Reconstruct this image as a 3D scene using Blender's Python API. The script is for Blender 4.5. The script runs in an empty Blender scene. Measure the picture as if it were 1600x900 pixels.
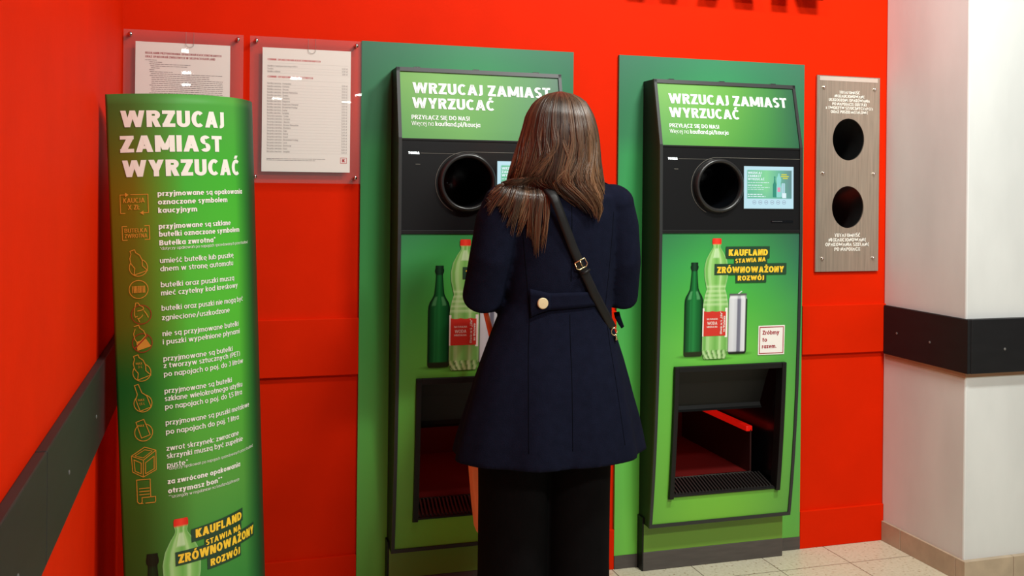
import bpy, math, random
import numpy as np
from mathutils import Vector, Matrix
from mathutils.bvhtree import BVHTree

SC = bpy.context.scene
COL = SC.collection
PI = math.pi
random.seed(4)

# ------------------------------------------------------------------ camera
def rad(d): return d * PI / 180
YAW, ROLL = 0.29453, 0.010887
cam_d = bpy.data.cameras.new('camera')
cam = bpy.data.objects.new('camera', cam_d)
COL.objects.link(cam)
fw = Vector((math.sin(YAW), math.cos(YAW), 0)); rt = Vector((math.cos(YAW), -math.sin(YAW), 0)); up = Vector((0, 0, 1))
r2 = rt * math.cos(ROLL) + up * math.sin(ROLL); u2 = -rt * math.sin(ROLL) + up * math.cos(ROLL)
M = Matrix((r2, u2, -fw)).transposed().to_4x4(); M.translation = Vector((0, -3.436, 1.42))
cam.matrix_world = M
cam_d.sensor_fit = 'HORIZONTAL'; cam_d.sensor_width = 36; cam_d.lens = 36 * 1537 / 1600
cam_d.shift_y = -(450 - 297.7) / 1600
SC.camera = cam

# ------------------------------------------------------------------ world, lamps, exposure
w = bpy.data.worlds.new('hall_light'); SC.world = w; w.use_nodes = True
bg = w.node_tree.nodes['Background']; bg.inputs[0].default_value = (.93, .96, 1.0, 1); bg.inputs[1].default_value = 0.09
SC.view_settings.view_transform = 'Standard'
SC.view_settings.look = 'None'
SC.view_settings.exposure = 0.0
SC.view_settings.gamma = 1.0
SC.view_settings.use_curve_mapping = False

def area(name, loc, sx, sy, power, col=(.97, .99, .93), rot=(0, 0, 0)):
    l = bpy.data.lights.new(name, 'AREA'); l.shape = 'RECTANGLE'; l.size = sx; l.size_y = sy; l.energy = power; l.color = col
    o = bpy.data.objects.new(name, l); o.location = loc; o.rotation_euler = rot; COL.objects.link(o); return o
area('ceiling_lamp', (.95, -1.6, 3.3), .45, .2, 18, rot=(rad(22), 0, 0))
area('ceiling_lamp', (2.05, -1.7, 3.3), .5, .2, 62, rot=(rad(24), 0, 0))
area('ceiling_lamp', (2.1, -3.9, 3.4), 1.2, .3, 96, rot=(rad(25), 0, 0))  # fill, added to bring light to the lower surfaces; not a known lamp
for x, y in ((-.47, -11.7), (-.5, -14.6), (-.55, -16.7), (1.4, -14.7), (1.32, -19.0), (2.9, -19.3), (2.95, -17.4)):   # the next rows of the hall's lamps
    area('ceiling_lamp', (x, y, 3.4), .2, .34, 12)

# ------------------------------------------------------------------ helpers
def lin(v):
    v = v / 255.0
    return v / 12.92 if v <= .04045 else ((v + .055) / 1.055) ** 2.4
def C3(r, g=None, b=None):
    if g is None: r, g, b = r
    return (lin(r), lin(g), lin(b))

def mat(name, rgb, rough=.5, metal=0., spec=.5, noise=0., nscale=8., bump=0., bscale=60., emit=0., emitc=None, stretch=None, coat=0.):
    m = bpy.data.materials.new(name); m.use_nodes = True
    nt = m.node_tree; p = nt.nodes['Principled BSDF']
    c = C3(*rgb)
    p.inputs['Base Color'].default_value = (*c, 1); p.inputs['Roughness'].default_value = rough
    p.inputs['Metallic'].default_value = metal; p.inputs['Specular IOR Level'].default_value = spec
    p.inputs['Coat Weight'].default_value = coat
    if emit:
        p.inputs['Emission Color'].default_value = (*(C3(*emitc) if emitc else c), 1); p.inputs['Emission Strength'].default_value = emit
    if noise or bump:
        tc = nt.nodes.new('ShaderNodeTexCoord'); mp = nt.nodes.new('ShaderNodeMapping')
        nt.links.new(tc.outputs['Object'], mp.inputs[0])
        if stretch: mp.inputs['Scale'].default_value = stretch
    if noise:
        n = nt.nodes.new('ShaderNodeTexNoise'); n.inputs['Scale'].default_value = nscale; n.inputs['Detail'].default_value = 6
        nt.links.new(mp.outputs[0], n.inputs['Vector'])
        r = nt.nodes.new('ShaderNodeValToRGB')
        r.color_ramp.elements[0].position = .3; r.color_ramp.elements[1].position = .72
        r.color_ramp.elements[0].color = (*[x * (1 - noise) for x in c], 1)
        r.color_ramp.elements[1].color = (*[min(1, x * (1 + noise)) for x in c], 1)
        nt.links.new(n.outputs['Fac'], r.inputs[0]); nt.links.new(r.outputs[0], p.inputs['Base Color'])
    if bump:
        n2 = nt.nodes.new('ShaderNodeTexNoise'); n2.inputs['Scale'].default_value = bscale; n2.inputs['Detail'].default_value = 4
        nt.links.new(mp.outputs[0], n2.inputs['Vector'])
        b = nt.nodes.new('ShaderNodeBump'); b.inputs['Strength'].default_value = bump; b.inputs['Distance'].default_value = .01
        nt.links.new(n2.outputs['Fac'], b.inputs['Height']); nt.links.new(b.outputs[0], p.inputs['Normal'])
    return m

def vmat(name, rough=.4, spec=.5, emit=0., coat=0.):
    m = bpy.data.materials.new(name); m.use_nodes = True
    nt = m.node_tree; p = nt.nodes['Principled BSDF']
    a = nt.nodes.new('ShaderNodeAttribute'); a.attribute_name = 'Col'
    nt.links.new(a.outputs['Color'], p.inputs['Base Color'])
    p.inputs['Roughness'].default_value = rough; p.inputs['Specular IOR Level'].default_value = spec
    p.inputs['Coat Weight'].default_value = coat
    if emit:
        nt.links.new(a.outputs['Color'], p.inputs['Emission Color']); p.inputs['Emission Strength'].default_value = emit
    return m

class MB:
    def __init__(s): s.v = []; s.f = []; s.m = []; s.c = []; s.use_c = False
    def vert(s, p, c=None):
        s.v.append(tuple(p)); s.c.append(c or (1, 1, 1))
        if c: s.use_c = True
        return len(s.v) - 1
    def face(s, idx, m=0): s.f.append(tuple(idx)); s.m.append(m)
    def poly(s, pts, m=0, c=None): s.face([s.vert(p, c) for p in pts], m)
    def box(s, x0, x1, y0, y1, z0, z1, m=0):
        i = [s.vert((x, y, z)) for z in (z0, z1) for y in (y0, y1) for x in (x0, x1)]
        for q in ((0, 2, 3, 1), (4, 5, 7, 6), (0, 1, 5, 4), (2, 6, 7, 3), (0, 4, 6, 2), (1, 3, 7, 5)): s.face([i[k] for k in q], m)
    def loft(s, rings, m=0, cap0=True, cap1=True, close=True, cols=None):
        ids = [[s.vert(p, cols[k] if cols else None) for p in r] for k, r in enumerate(rings)]
        n = len(rings[0])
        for a, b in zip(ids[:-1], ids[1:]):
            for k in range(n if close else n - 1):
                s.face((a[k], a[(k + 1) % n], b[(k + 1) % n], b[k]), m)
        if cap0: s.face(ids[0][::-1], m)
        if cap1: s.face(ids[-1], m)
    def tube(s, path, r, n=8, m=0, caps=True, cols=None, flat=1.0, ref=None):
        P = [Vector(p) for p in path]; rs = r if hasattr(r, '__len__') else [r] * len(P)
        rings = []; prev = None
        for i, p in enumerate(P):
            t = (P[min(i + 1, len(P) - 1)] - P[max(i - 1, 0)])
            if t.length < 1e-9: t = Vector((0, 0, 1))
            t.normalize()
            if prev is None:
                prev = Vector(ref) if ref is not None else (Vector((0, 0, 1)) if abs(t.z) < .9 else Vector((1, 0, 0)))
            x = prev - t * prev.dot(t)
            if x.length < 1e-6: x = t.orthogonal()
            x.normalize(); y = t.cross(x); prev = x
            rings.append([p + x * (rs[i] * math.cos(2 * PI * k / n)) + y * (rs[i] * flat * math.sin(2 * PI * k / n)) for k in range(n)])
        s.loft(rings, m, caps, caps, True, cols)
    def lathe(s, prof, n=48, m=0, origin=(0, 0, 0), axis='z', caps=False, ell=1.0):
        rings = []
        for r, h in prof:
            ring = []
            for k in range(n):
                a = 2 * PI * k / n; x = r * math.cos(a); y = r * math.sin(a) * ell
                p = (x, y, h) if axis == 'z' else (x, h, y)
                ring.append((p[0] + origin[0], p[1] + origin[1], p[2] + origin[2]))
            rings.append(ring)
        s.loft(rings, m, caps, caps)
    def ellipsoid(s, c, r, n=20, k=12, m=0):
        rings = []
        for j in range(1, k):
            a = PI * j / k
            rings.append([(c[0] + r[0] * math.sin(a) * math.cos(2 * PI * i / n), c[1] + r[1] * math.sin(a) * math.sin(2 * PI * i / n), c[2] - r[2] * math.cos(a)) for i in range(n)])
        s.loft(rings, m)
    def build(s, name, mats, parent=None, smooth=False, bevel=0., weld=False):
        me = bpy.data.meshes.new(name); me.from_pydata(s.v, [], s.f); me.update()
        if not isinstance(mats, (list, tuple)): mats = [mats]
        for x in mats: me.materials.append(x)
        if len(mats) > 1: me.polygons.foreach_set('material_index', s.m)
        if s.use_c:
            a = me.color_attributes.new('Col', 'FLOAT_COLOR', 'POINT')
            a.data.foreach_set('color', np.array([(c[0], c[1], c[2], 1.) for c in s.c], dtype=np.float32).ravel())
        if smooth: me.polygons.foreach_set('use_smooth', [True] * len(me.polygons))
        o = bpy.data.objects.new(name, me); COL.objects.link(o)
        if parent is not None: o.parent = parent
        if weld:
            x = o.modifiers.new('weld', 'WELD'); x.merge_threshold = 1e-4
        if bevel:
            b = o.modifiers.new('bevel', 'BEVEL'); b.width = bevel; b.segments = 2; b.limit_method = 'ANGLE'
        return o

def tag(o, label=None, cat=None, group=None, kind=None):
    if label: o['label'] = label
    if cat: o['category'] = cat
    if group: o['group'] = group
    if kind: o['kind'] = kind
    return o
def thing(name, label, cat, loc=(0, 0, 0), group=None):
    o = bpy.data.objects.new(name, None); o.empty_display_size = .1; o.location = loc; COL.objects.link(o)
    return tag(o, label, cat, group)
def copy_tree(o, parent=None):
    c = o.copy(); COL.objects.link(c)
    if parent is not None: c.parent = parent
    for ch in list(o.children): copy_tree(ch, c)
    return c
def boxes(name, bs, m, parent=None, bevel=0.):
    b = MB()
    for q in bs: b.box(*q)
    return b.build(name, m, parent, bevel=bevel)

# ------------------------------------------------------------------ stroke lettering (flat printed or cut letters)
def glyph(ch, t):
    """polygons of one letter, cap height 1, stem t -> (polys, advance)"""
    h = t * .88; P = []; out = P.append
    lowx = .74
    def R(x0, y0, x1, y1): out([(x0, y0), (x1, y0), (x1, y1), (x0, y1)])
    def D(xa, ya, xb, yb, wd=None):
        q = (wd or t * 1.08) / 2; out([(xa - q, ya), (xa + q, ya), (xb + q, yb), (xb - q, yb)])
    def E(cx, cy, rx, ry, a0, a1, tx=None, ty=None):
        tx = t if tx is None else tx; ty = h if ty is None else ty
        n = max(3, int(abs(a1 - a0) / 15)); pr = None
        for k in range(n + 1):
            a = rad(a0 + (a1 - a0) * k / n); co, si = math.cos(a), math.sin(a)
            cur = ((cx + rx * co, cy + ry * si), (cx + max(.005, rx - tx) * co, cy + max(.005, ry - ty) * si))
            if pr: out([pr[0], cur[0], cur[1], pr[1]])
            pr = cur
    acc = {'Ć': ('C', 'a'), 'Ń': ('N', 'a'), 'Ó': ('O', 'a'), 'Ś': ('S', 'a'), 'Ź': ('Z', 'a'), 'Ż': ('Z', 'd'), 'Ą': ('A', 'o'), 'Ę': ('E', 'o'), 'Ł': ('L', 'l'),
           'ć': ('c', 'a'), 'ń': ('n', 'a'), 'ó': ('o', 'a'), 'ś': ('s', 'a'), 'ź': ('z', 'a'), 'ż': ('z', 'd'), 'ą': ('a', 'o'), 'ę': ('e', 'o'), 'ł': ('l', 'l')}
    if ch in acc:
        b, k = acc[ch]; pl, wd = glyph(b, t); P.extend(pl); top = 1.0 if b.isupper() else lowx; cx = (wd - .075) / 2
        if k == 'a': D(cx - .02, top + .06, cx + .08, top + .06 + .2, t * .95)
        if k == 'd': R(cx - t * .5, top + .06, cx + t * .5, top + .06 + t * .85)
        if k == 'o': D(wd - .2, -.2, wd - .12, .02, t * .7); R(wd - .24, -.22, wd - .1, -.22 + h * .6)
        if k == 'l':
            if b == 'L': D(-.06, .38, .3 + t * .5, .66, t * .8)
            else: D(-.08, .36, t + .08, .64, t * .7)
        return P, wd
    s = .075
    if ch == 'A':
        W = .58 + t * .75; D(t * .54, 0, W / 2 - .0, 1); D(W - t * .54, 0, W / 2, 1); R(W * .22, .2, W * .78, .2 + h * .85)
    elif ch in 'BPR':
        W = .44 + t * .75; R(0, 0, t, 1)
        c = .73 if ch != 'P' else .68; ry = 1 - c
        E(W - ry * .9, c, ry * .9, ry, -90, 90); R(t * .5, 1 - h, W - ry * .9, 1); R(t * .5, c - ry, W - ry * .9, c - ry + h)
        if ch == 'B':
            W2 = W + .04; E(W2 - .28, .28, .28, .28, -90, 90); R(t * .5, 0, W2 - .28, h); R(t * .5, .56 - h, W2 - .28, .56); W = W2
        if ch == 'R': D(W - t * .45, 0, W * .55, .5); W += .02
    elif ch == 'C': W = .5 + t * .6; E(W * .56, .5, W * .56, .51, 48, 312)
    elif ch == 'D': W = .52 + t * .75; R(0, 0, t, 1); E(W - .45, .5, .45, .5, -90, 90); R(t * .5, 0, W - .45, h); R(t * .5, 1 - h, W - .45, 1)
    elif ch in 'EF':
        W = .36 + t * .75; R(0, 0, t, 1); R(0, 1 - h, W, 1); R(0, .5 - h / 2, W * .94, .5 + h / 2)
        if ch == 'E': R(0, 0, W, h)
    elif ch == 'G': W = .56 + t * .6; E(W * .53, .5, W * .53, .51, 45, 345); R(W * .55, .5 - h, W, .5); R(W - t, .12, W, .5)
    elif ch == 'H': W = .44 + t; R(0, 0, t, 1); R(W - t, 0, W, 1); R(0, .5 - h / 2, W, .5 + h / 2)
    elif ch == 'I': W = t; R(0, 0, t, 1)
    elif ch == 'J': W = .1 + t; R(W - t, .15, W, 1); E(W - .28, .18, .28, .2, -95, 0)
    elif ch == 'K': W = .44 + t * .85; R(0, 0, t, 1); D(t * .9, .5, W - t * .5, 1, t * 1.25); D(W - t * .5, 0, t * .9 + .02, .62, t * 1.25)
    elif ch == 'L': W = .32 + t * .75; R(0, 0, t, 1); R(0, 0, W, h)
    elif ch == 'M': W = .62 + t * 1.1; R(0, 0, t, 1); R(W - t, 0, W, 1); D(W / 2, .12, t * .52, 1, t * 1.05); D(W / 2, .12, W - t * .52, 1, t * 1.05)
    elif ch == 'N': W = .46 + t; R(0, 0, t, 1); R(W - t, 0, W, 1); D(W - t * .6, 0, t * .6, 1, t * 1.2)
    elif ch in 'OQ':
        W = .6 + t * .6; E(W / 2, .5, W / 2, .51, 0, 360)
        if ch == 'Q': D(W - .05, -.08, W * .6, .25)
    elif ch == 'S':
        W = .4 + t * .6; r = .28; E(W / 2, 1 - r + .01, W / 2, r, 30, 270); E(W / 2, r - .01, W / 2, r, -150, 90)
    elif ch == 'T': W = .42 + t * .8; R(0, 1 - h, W, 1); R(W / 2 - t / 2, 0, W / 2 + t / 2, 1)
    elif ch == 'U': W = .46 + t * .8; R(0, .3, t, 1); R(W - t, .3, W, 1); E(W / 2, .31, W / 2, .32, 180, 360)
    elif ch == 'V': W = .56 + t * .7; D(W / 2, 0, t * .54, 1); D(W / 2, 0, W - t * .54, 1)
    elif ch == 'W': W = .84 + t * 1.1; D(W * .28, 0, t * .52, 1, t); D(W * .28, 0, W * .5, 1, t); D(W * .72, 0, W * .5, 1, t); D(W * .72, 0, W - t * .52, 1, t)
    elif ch == 'X': W = .54 + t * .75; D(t * .55, 0, W - t * .55, 1, t * 1.15); D(W - t * .55, 0, t * .55, 1, t * 1.15)
    elif ch == 'Y': W = .54 + t * .7; R(W / 2 - t / 2, 0, W / 2 + t / 2, .48); D(W / 2, .36, t * .55, 1); D(W / 2, .36, W - t * .55, 1)
    elif ch == 'Z': W = .46 + t * .6; R(0, 0, W, h); R(0, 1 - h, W, 1); D(t * .62, h * .6, W - t * .62, 1 - h * .6, t * 1.25)
    elif ch in 'abdgpqo':
        W = .5 + t * .5; rx = W / 2; ry = lowx / 2 + .01
        E(rx, lowx / 2, rx, ry, 0, 360, t, h)
        if ch == 'a': R(W - t, 0, W, lowx)
        if ch == 'b': R(0, 0, t, 1.03)
        if ch == 'd': R(W - t, 0, W, 1.03)
        if ch == 'p': R(0, -.26, t, lowx)
        if ch == 'q': R(W - t, -.26, W, lowx)
        if ch == 'g': R(W - t, -.05, W, lowx); E(rx, -.04, rx, .23, 200, 360)
    elif ch == 'c': W = .42 + t * .45; E(W * .58, lowx / 2, W * .58, lowx / 2 + .01, 50, 310)
    elif ch == 'e': W = .5 + t * .45; E(W / 2, lowx / 2, W / 2, lowx / 2 + .01, 0, 310); R(t * .5, lowx / 2 - h * .4, W - .02, lowx / 2 + h * .4)
    elif ch == 'f': W = .22 + t * .7; R(.07, 0, .07 + t, .8); E(.07 + .25, .77, .25, .27, 90, 180); R(0, lowx - h, W, lowx)
    elif ch == 'h': W = .4 + t * .8; R(0, 0, t, 1.03); R(W - t, 0, W, lowx * .6); E(W / 2, lowx * .6, W / 2, lowx * .4 + .01, 0, 180)
    elif ch == 'i': W = t; R(0, 0, t, lowx); R(0, lowx + .1, t, lowx + .1 + t * .9)
    elif ch == 'j': W = t + .02; R(.02, -.08, .02 + t, lowx); R(.02, lowx + .1, .02 + t, lowx + .1 + t * .9); E(.02 + t - .25, -.06, .25, .2, -90, 0)
    elif ch == 'k': W = .34 + t * .85; R(0, 0, t, 1.03); D(t * .8, .34, W - t * .5, lowx, t * 1.1); D(W - t * .5, 0, t * .9, .48, t * 1.1)
    elif ch == 'l': W = t; R(0, 0, t, 1.03)
    elif ch == 'm':
        W = .66 + t * 1.1; R(0, 0, t, lowx); mid = W / 2; hw = (W - t) / 4 + t / 2
        for cx in (hw, W - hw): E(cx, lowx * .6, hw, lowx * .4 + .01, 0, 180)
        R(mid - t / 2, 0, mid + t / 2, lowx * .6); R(W - t, 0, W, lowx * .6)
    elif ch == 'n': W = .4 + t * .8; R(0, 0, t, lowx); R(W - t, 0, W, lowx * .6); E(W / 2, lowx * .6, W / 2, lowx * .4 + .01, 0, 180)
    elif ch == 'r': W = .22 + t * .7; R(0, 0, t, lowx); E(.3, lowx * .55, .3, lowx * .45, 80, 180)
    elif ch == 's': W = .34 + t * .5; r = lowx * .285; E(W / 2, lowx - r + .01, W / 2, r, 30, 270, t, h * .85); E(W / 2, r - .01, W / 2, r, -150, 90, t, h * .85)
    elif ch == 't': W = .24 + t * .7; R(.07, .16, .07 + t, .95); R(0, lowx - h, W, lowx); E(.07 + .22, .2, .22, .21, 180, 280)
    elif ch == 'u': W = .4 + t * .8; R(0, lowx * .4, t, lowx); R(W - t, 0, W, lowx); E(W / 2, lowx * .4, W / 2, lowx * .4 + .01, 180, 360)
    elif ch == 'v': W = .42 + t * .7; D(W / 2, 0, t * .54, lowx); D(W / 2, 0, W - t * .54, lowx)
    elif ch == 'w': W = .66 + t * 1.0; D(W * .28, 0, t * .5, lowx, t); D(W * .28, 0, W * .5, lowx, t); D(W * .72, 0, W * .5, lowx, t); D(W * .72, 0, W - t * .5, lowx, t)
    elif ch == 'x': W = .42 + t * .7; D(t * .55, 0, W - t * .55, lowx); D(W - t * .55, 0, t * .55, lowx)
    elif ch == 'y': W = .44 + t * .7; D(W / 2, 0, t * .54, lowx); D(W * .22, -.26, W - t * .54, lowx)
    elif ch == 'z': W = .36 + t * .5; R(0, 0, W, h); R(0, lowx - h, W, lowx); D(t * .6, h * .6, W - t * .6, lowx - h * .6, t * 1.2)
    elif ch in '0': W = .5 + t * .4; E(W / 2, .5, W / 2, .51, 0, 360)
    elif ch == '1': W = .2 + t; R(W - t, 0, W, 1); D(.06, .74, W - t * .5, 1)
    elif ch == '2': W = .46 + t * .4; E(W / 2, .7, W / 2, .31, -20, 170); R(0, 0, W, h); D(t * .5, h * .5, W - t * .55, .62)
    elif ch in '35': W = .44 + t * .4; E(W / 2, .28, W / 2, .29, -150, 90); (R(0, 1 - h, W, 1), R(.04, .5, .04 + t, 1), R(.04, .57 - h, W / 2, .57)) if ch == '5' else E(W / 2, .74, W / 2, .27, -90, 150)
    elif ch == '4': W = .5 + t * .4; R(W - t * 1.5, 0, W - t * .5, 1); R(0, .22, W, .22 + h); D(t * .5, .25, W - t, 1)
    elif ch in '69': W = .48 + t * .4; cy = .3 if ch == '6' else .7; E(W / 2, cy, W / 2, .31, 0, 360); E(W / 2, .5, W / 2, .51, 60, 250) if ch == '6' else E(W / 2, .5, W / 2, .51, -120, 70)
    elif ch == '7': W = .46 + t * .3; R(0, 1 - h, W, 1); D(W * .35, 0, W - t * .5, 1)
    elif ch == '8': W = .48 + t * .4; E(W / 2, .28, W / 2, .29, 0, 360); E(W / 2, .75, W / 2 * .92, .26, 0, 360)
    elif ch == '.': W = t; R(0, 0, t, t * .9)
    elif ch == ',': W = t; D(t * .4, -.16, t * .6, t * .9)
    elif ch == ':': W = t; R(0, 0, t, t * .9); R(0, lowx - t * .9, t, lowx)
    elif ch == '!': W = t; R(0, 0, t, t * .9); R(0, t * 1.4, t, 1)
    elif ch == '/': W = .36 + t; D(t * .5, -.12, W - t * .5, 1.05)
    elif ch == '-': W = .3; R(0, .32, .3, .32 + h)
    elif ch in '()': W = .22 + t * .5; E(W + .05, .42, W + .05, .62, 125, 235) if ch == '(' else E(-.05, .42, W + .05, .62, -55, 55)
    elif ch == '*': W = .34; D(.1, .72, .24, 1, t * .6); D(.24, .72, .1, 1, t * .6); R(.02, .86 - h * .3, .32, .86 + h * .3)
    elif ch == '„': W = t * 2 + .08; D(t * .4, -.16, t * .6, t * .9); D(t * 1.4 + .08, -.16, t * 1.6 + .08, t * .9)
    elif ch in '”"': W = t * 2 + .08; D(t * .4, .72, t * .6, 1); D(t * 1.4 + .08, .72, t * 1.6 + .08, 1)
    else: W = .3; s = 0.
    return P, W + s

def text(mb, txt, x0, x1, z, cap, t, fn, m=0, runs=None, maxw=.02):
    """print a line whose ends fall on x0..x1 (or, with x1 None, at natural width) on the surface fn(x, z)"""
    tot = 0; gl = []
    for k, ch in enumerate(txt):
        g = glyph(ch, runs[k] if runs else t); gl.append((tot, g[0])); tot += g[1]
    tot -= .075
    sx = (x1 - x0) / tot if x1 is not None else cap
    for ox, pl in gl:
        for p in pl:
            if len(p) == 4:
                q = [(x0 + (ox + a) * sx, z + b * cap) for a, b in p]
                n = max(1, int(math.hypot(q[1][0] - q[0][0], q[1][1] - q[0][1]) / maxw))
                for k in range(n):
                    a, b = k / n, (k + 1) / n
                    L = lambda u, v, s: (u[0] + (v[0] - u[0]) * s, u[1] + (v[1] - u[1]) * s)
                    mb.poly([fn(*L(q[0], q[1], a)), fn(*L(q[0], q[1], b)), fn(*L(q[3], q[2], b)), fn(*L(q[3], q[2], a))], m)
            else: mb.poly([fn(x0 + (ox + a) * sx, z + b * cap) for a, b in p], m)
    return x0 + tot * sx

def pline(mb, pts, wd, fn, m=0, closed=False):
    """printed line drawing"""
    q = list(pts) + ([pts[0]] if closed else [])
    for (a, b), (c, d) in zip(q[:-1], q[1:]):
        l = math.hypot(c - a, d - b)
        if l < 1e-7: continue
        nx, nz = -(d - b) / l * wd / 2, (c - a) / l * wd / 2; ex, ez = (c - a) / l * wd * .35, (d - b) / l * wd * .35
        mb.poly([fn(a + nx - ex, b + nz - ez), fn(a - nx - ex, b - nz - ez), fn(c - nx + ex, d - nz + ez), fn(c + nx + ex, d + nz + ez)], m)
def circ(cx, cz, rx, rz=None, a0=0, a1=360, n=28):
    rz = rz or rx
    return [(cx + rx * math.cos(rad(a0 + (a1 - a0) * k / n)), cz + rz * math.sin(rad(a0 + (a1 - a0) * k / n))) for k in range(n + 1)]
def prect(mb, x0, x1, z0, z1, fn, m=0, n=1, skew=0.):
    for k in range(n):
        a = x0 + (x1 - x0) * k / n; b = x0 + (x1 - x0) * (k + 1) / n
        sa, sb = skew * k / n, skew * (k + 1) / n
        mb.poly([fn(a, z0 + sa), fn(b, z0 + sb), fn(b, z1 + sb), fn(a, z1 + sa)], m)

def mixc(a, b, t):
    t = max(0., min(1., t)); return tuple(x + (y - x) * t for x, y in zip(a, b))
def ramp(x, stops):
    if x <= stops[0][0]: return stops[0][1]
    for (a, ca), (b, cb) in zip(stops[:-1], stops[1:]):
        if x <= b: return mixc(ca, cb, (x - a) / (b - a))
    return stops[-1][1]
def sheet(mb, xs, zs, fn, col, skip=None):
    """a printed sheet: grid over xs, zs on surface fn, printed with col(x, z) (sRGB)"""
    ids = {}
    for i, x in enumerate(xs):
        for j, z in enumerate(zs): ids[i, j] = mb.vert(fn(x, z), C3(*col(x, z)))
    for i in range(len(xs) - 1):
        for j in range(len(zs) - 1):
            if skip and skip((xs[i] + xs[i + 1]) / 2, (zs[j] + zs[j + 1]) / 2): continue
            mb.face((ids[i, j], ids[i + 1, j], ids[i + 1, j + 1], ids[i, j + 1]))
def ls(a, b, n): return [a + (b - a) * k / n for k in range(n + 1)]

def silhouette(mb, cx, z0, hh, prof, fn, col, nz=40, nu=10, wscale=1.):
    """printed picture of a round thing: prof = [(t, halfwidth)], col(u in -1..1, t in 0..1)"""
    ts = ls(0, 1, nz); us = ls(-1, 1, nu); ids = []
    pt = [p[0] for p in prof]; pw = [p[1] for p in prof]
    for t in ts:
        wd = float(np.interp(t, pt, pw)) * wscale
        ids.append([mb.vert(fn(cx + u * wd, z0 + t * hh), C3(*col(u, t))) for u in us])
    for a, b in zip(ids[:-1], ids[1:]):
        for k in range(nu): mb.face((a[k], a[k + 1], b[k + 1], b[k]))

# ------------------------------------------------------------------ materials
M_RED = mat('red_wall_paint', (212, 34, 0), .65, spec=.05, noise=.05, nscale=5, bump=.04, bscale=90)
M_WHITE = mat('off_white_wall_paint', (213, 216, 214), .6, noise=.07, nscale=5, stretch=(1, 1, .4), bump=.04, bscale=50)
M_RAIL = mat('charcoal_bumper_plastic', (40, 40, 38), .5, spec=.3, noise=.12, nscale=9, stretch=(1, 1, 4))
M_RAILD = mat('black_bumper_plastic', (26, 26, 28), .5, spec=.25, noise=.12, nscale=9, stretch=(1, 1, 4))
M_GLUE = mat('tan_glue_line', (176, 140, 112), .8, noise=.1)
M_SKIRT = mat('beige_skirting_tile', (176, 158, 134), .45, noise=.12, nscale=14)
M_BLACK = mat('black_housing_plastic', (16, 16, 16), .5, spec=.3, noise=.1, nscale=30)
M_BEZEL = mat('dark_grey_trim', (42, 44, 44), .45, spec=.4)
M_PANEL = mat('black_satin_panel', (19, 19, 20), .28, spec=.5)
M_RING = mat('black_ring_plastic', (34, 34, 34), .3)
M_TUNNEL = mat('near_black_tunnel', (10, 12, 16), .25)
M_LINE = mat('grey_hairline', (120, 118, 110), .4)
M_GLOW = mat('white_backlit_letters', (240, 250, 250), .4, emit=1.6)
M_INKW = mat('white_print', (238, 236, 226), .45)
M_HEADW = mat('white_backlit_print', (236, 244, 240), .45, emit=.03)
M_INKY = mat('yellow_print', (250, 205, 50), .45)
M_INKG = mat('dark_green_print', (30, 66, 42), .45)
M_INKR = mat('red_print', (200, 40, 50), .5)
M_INKGREY = mat('grey_print', (118, 112, 112), .6)
M_INKO = mat('orange_print', (206, 142, 46), .45)
M_INKDR = mat('dark_red_print', (150, 40, 10), .5)
M_INKMAR = mat('maroon_print', (165, 50, 60), .5)
M_PRINT = vmat('printed_gloss_sheet', .33, .3)
M_TOTEM = vmat('printed_cardboard', .45, .15)
M_HEAD = vmat('backlit_printed_header', .4, .25, emit=.04)
M_SCREEN = vmat('lit_screen', .3, .4, emit=.72)
M_SCRW = mat('screen_white', (230, 250, 255), .4, emit=.75)
M_SCRG = mat('screen_grey', (150, 165, 185), .4, emit=.5)
M_SCRY = mat('screen_yellow', (215, 215, 70), .4, emit=.6)
M_SCRP = mat('screen_pink', (240, 150, 180), .4, emit=.7)
M_KICKG = mat('green_kick_panel', (104, 148, 46), .42)
M_PLINTH = mat('dark_grey_plinth', (76, 70, 66), .55, noise=.12, nscale=12, stretch=(1, 1, 8))
M_RIB = mat('ribbed_black_rubber', (30, 28, 26), .55)
M_FLAP = mat('dark_grey_flap', (19, 20, 20), .5, spec=.3)
M_REDIN = mat('red_conveyor', (90, 14, 12), .45)
M_REDBAR = mat('red_rail_added_glow', (235, 24, 12), .35, emit=.35)  # the rail is no lamp; emission stands in for red light on it
M_DARKRED = mat('dark_red_guide', (44, 12, 10), .5)
M_STEEL = mat('brushed_steel', (190, 178, 162), .36, metal=.8, noise=.16, nscale=9, stretch=(14, 1, .6))
M_CHROME = mat('chrome', (215, 210, 205), .15, metal=1.)
M_PAPER = mat('white_paper', (236, 234, 228), .8)
M_CARD = mat('raw_cardboard', (150, 120, 85), .8, noise=.1)
M_LETTER = mat('white_sign_letter', (235, 232, 225), .5)

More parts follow.
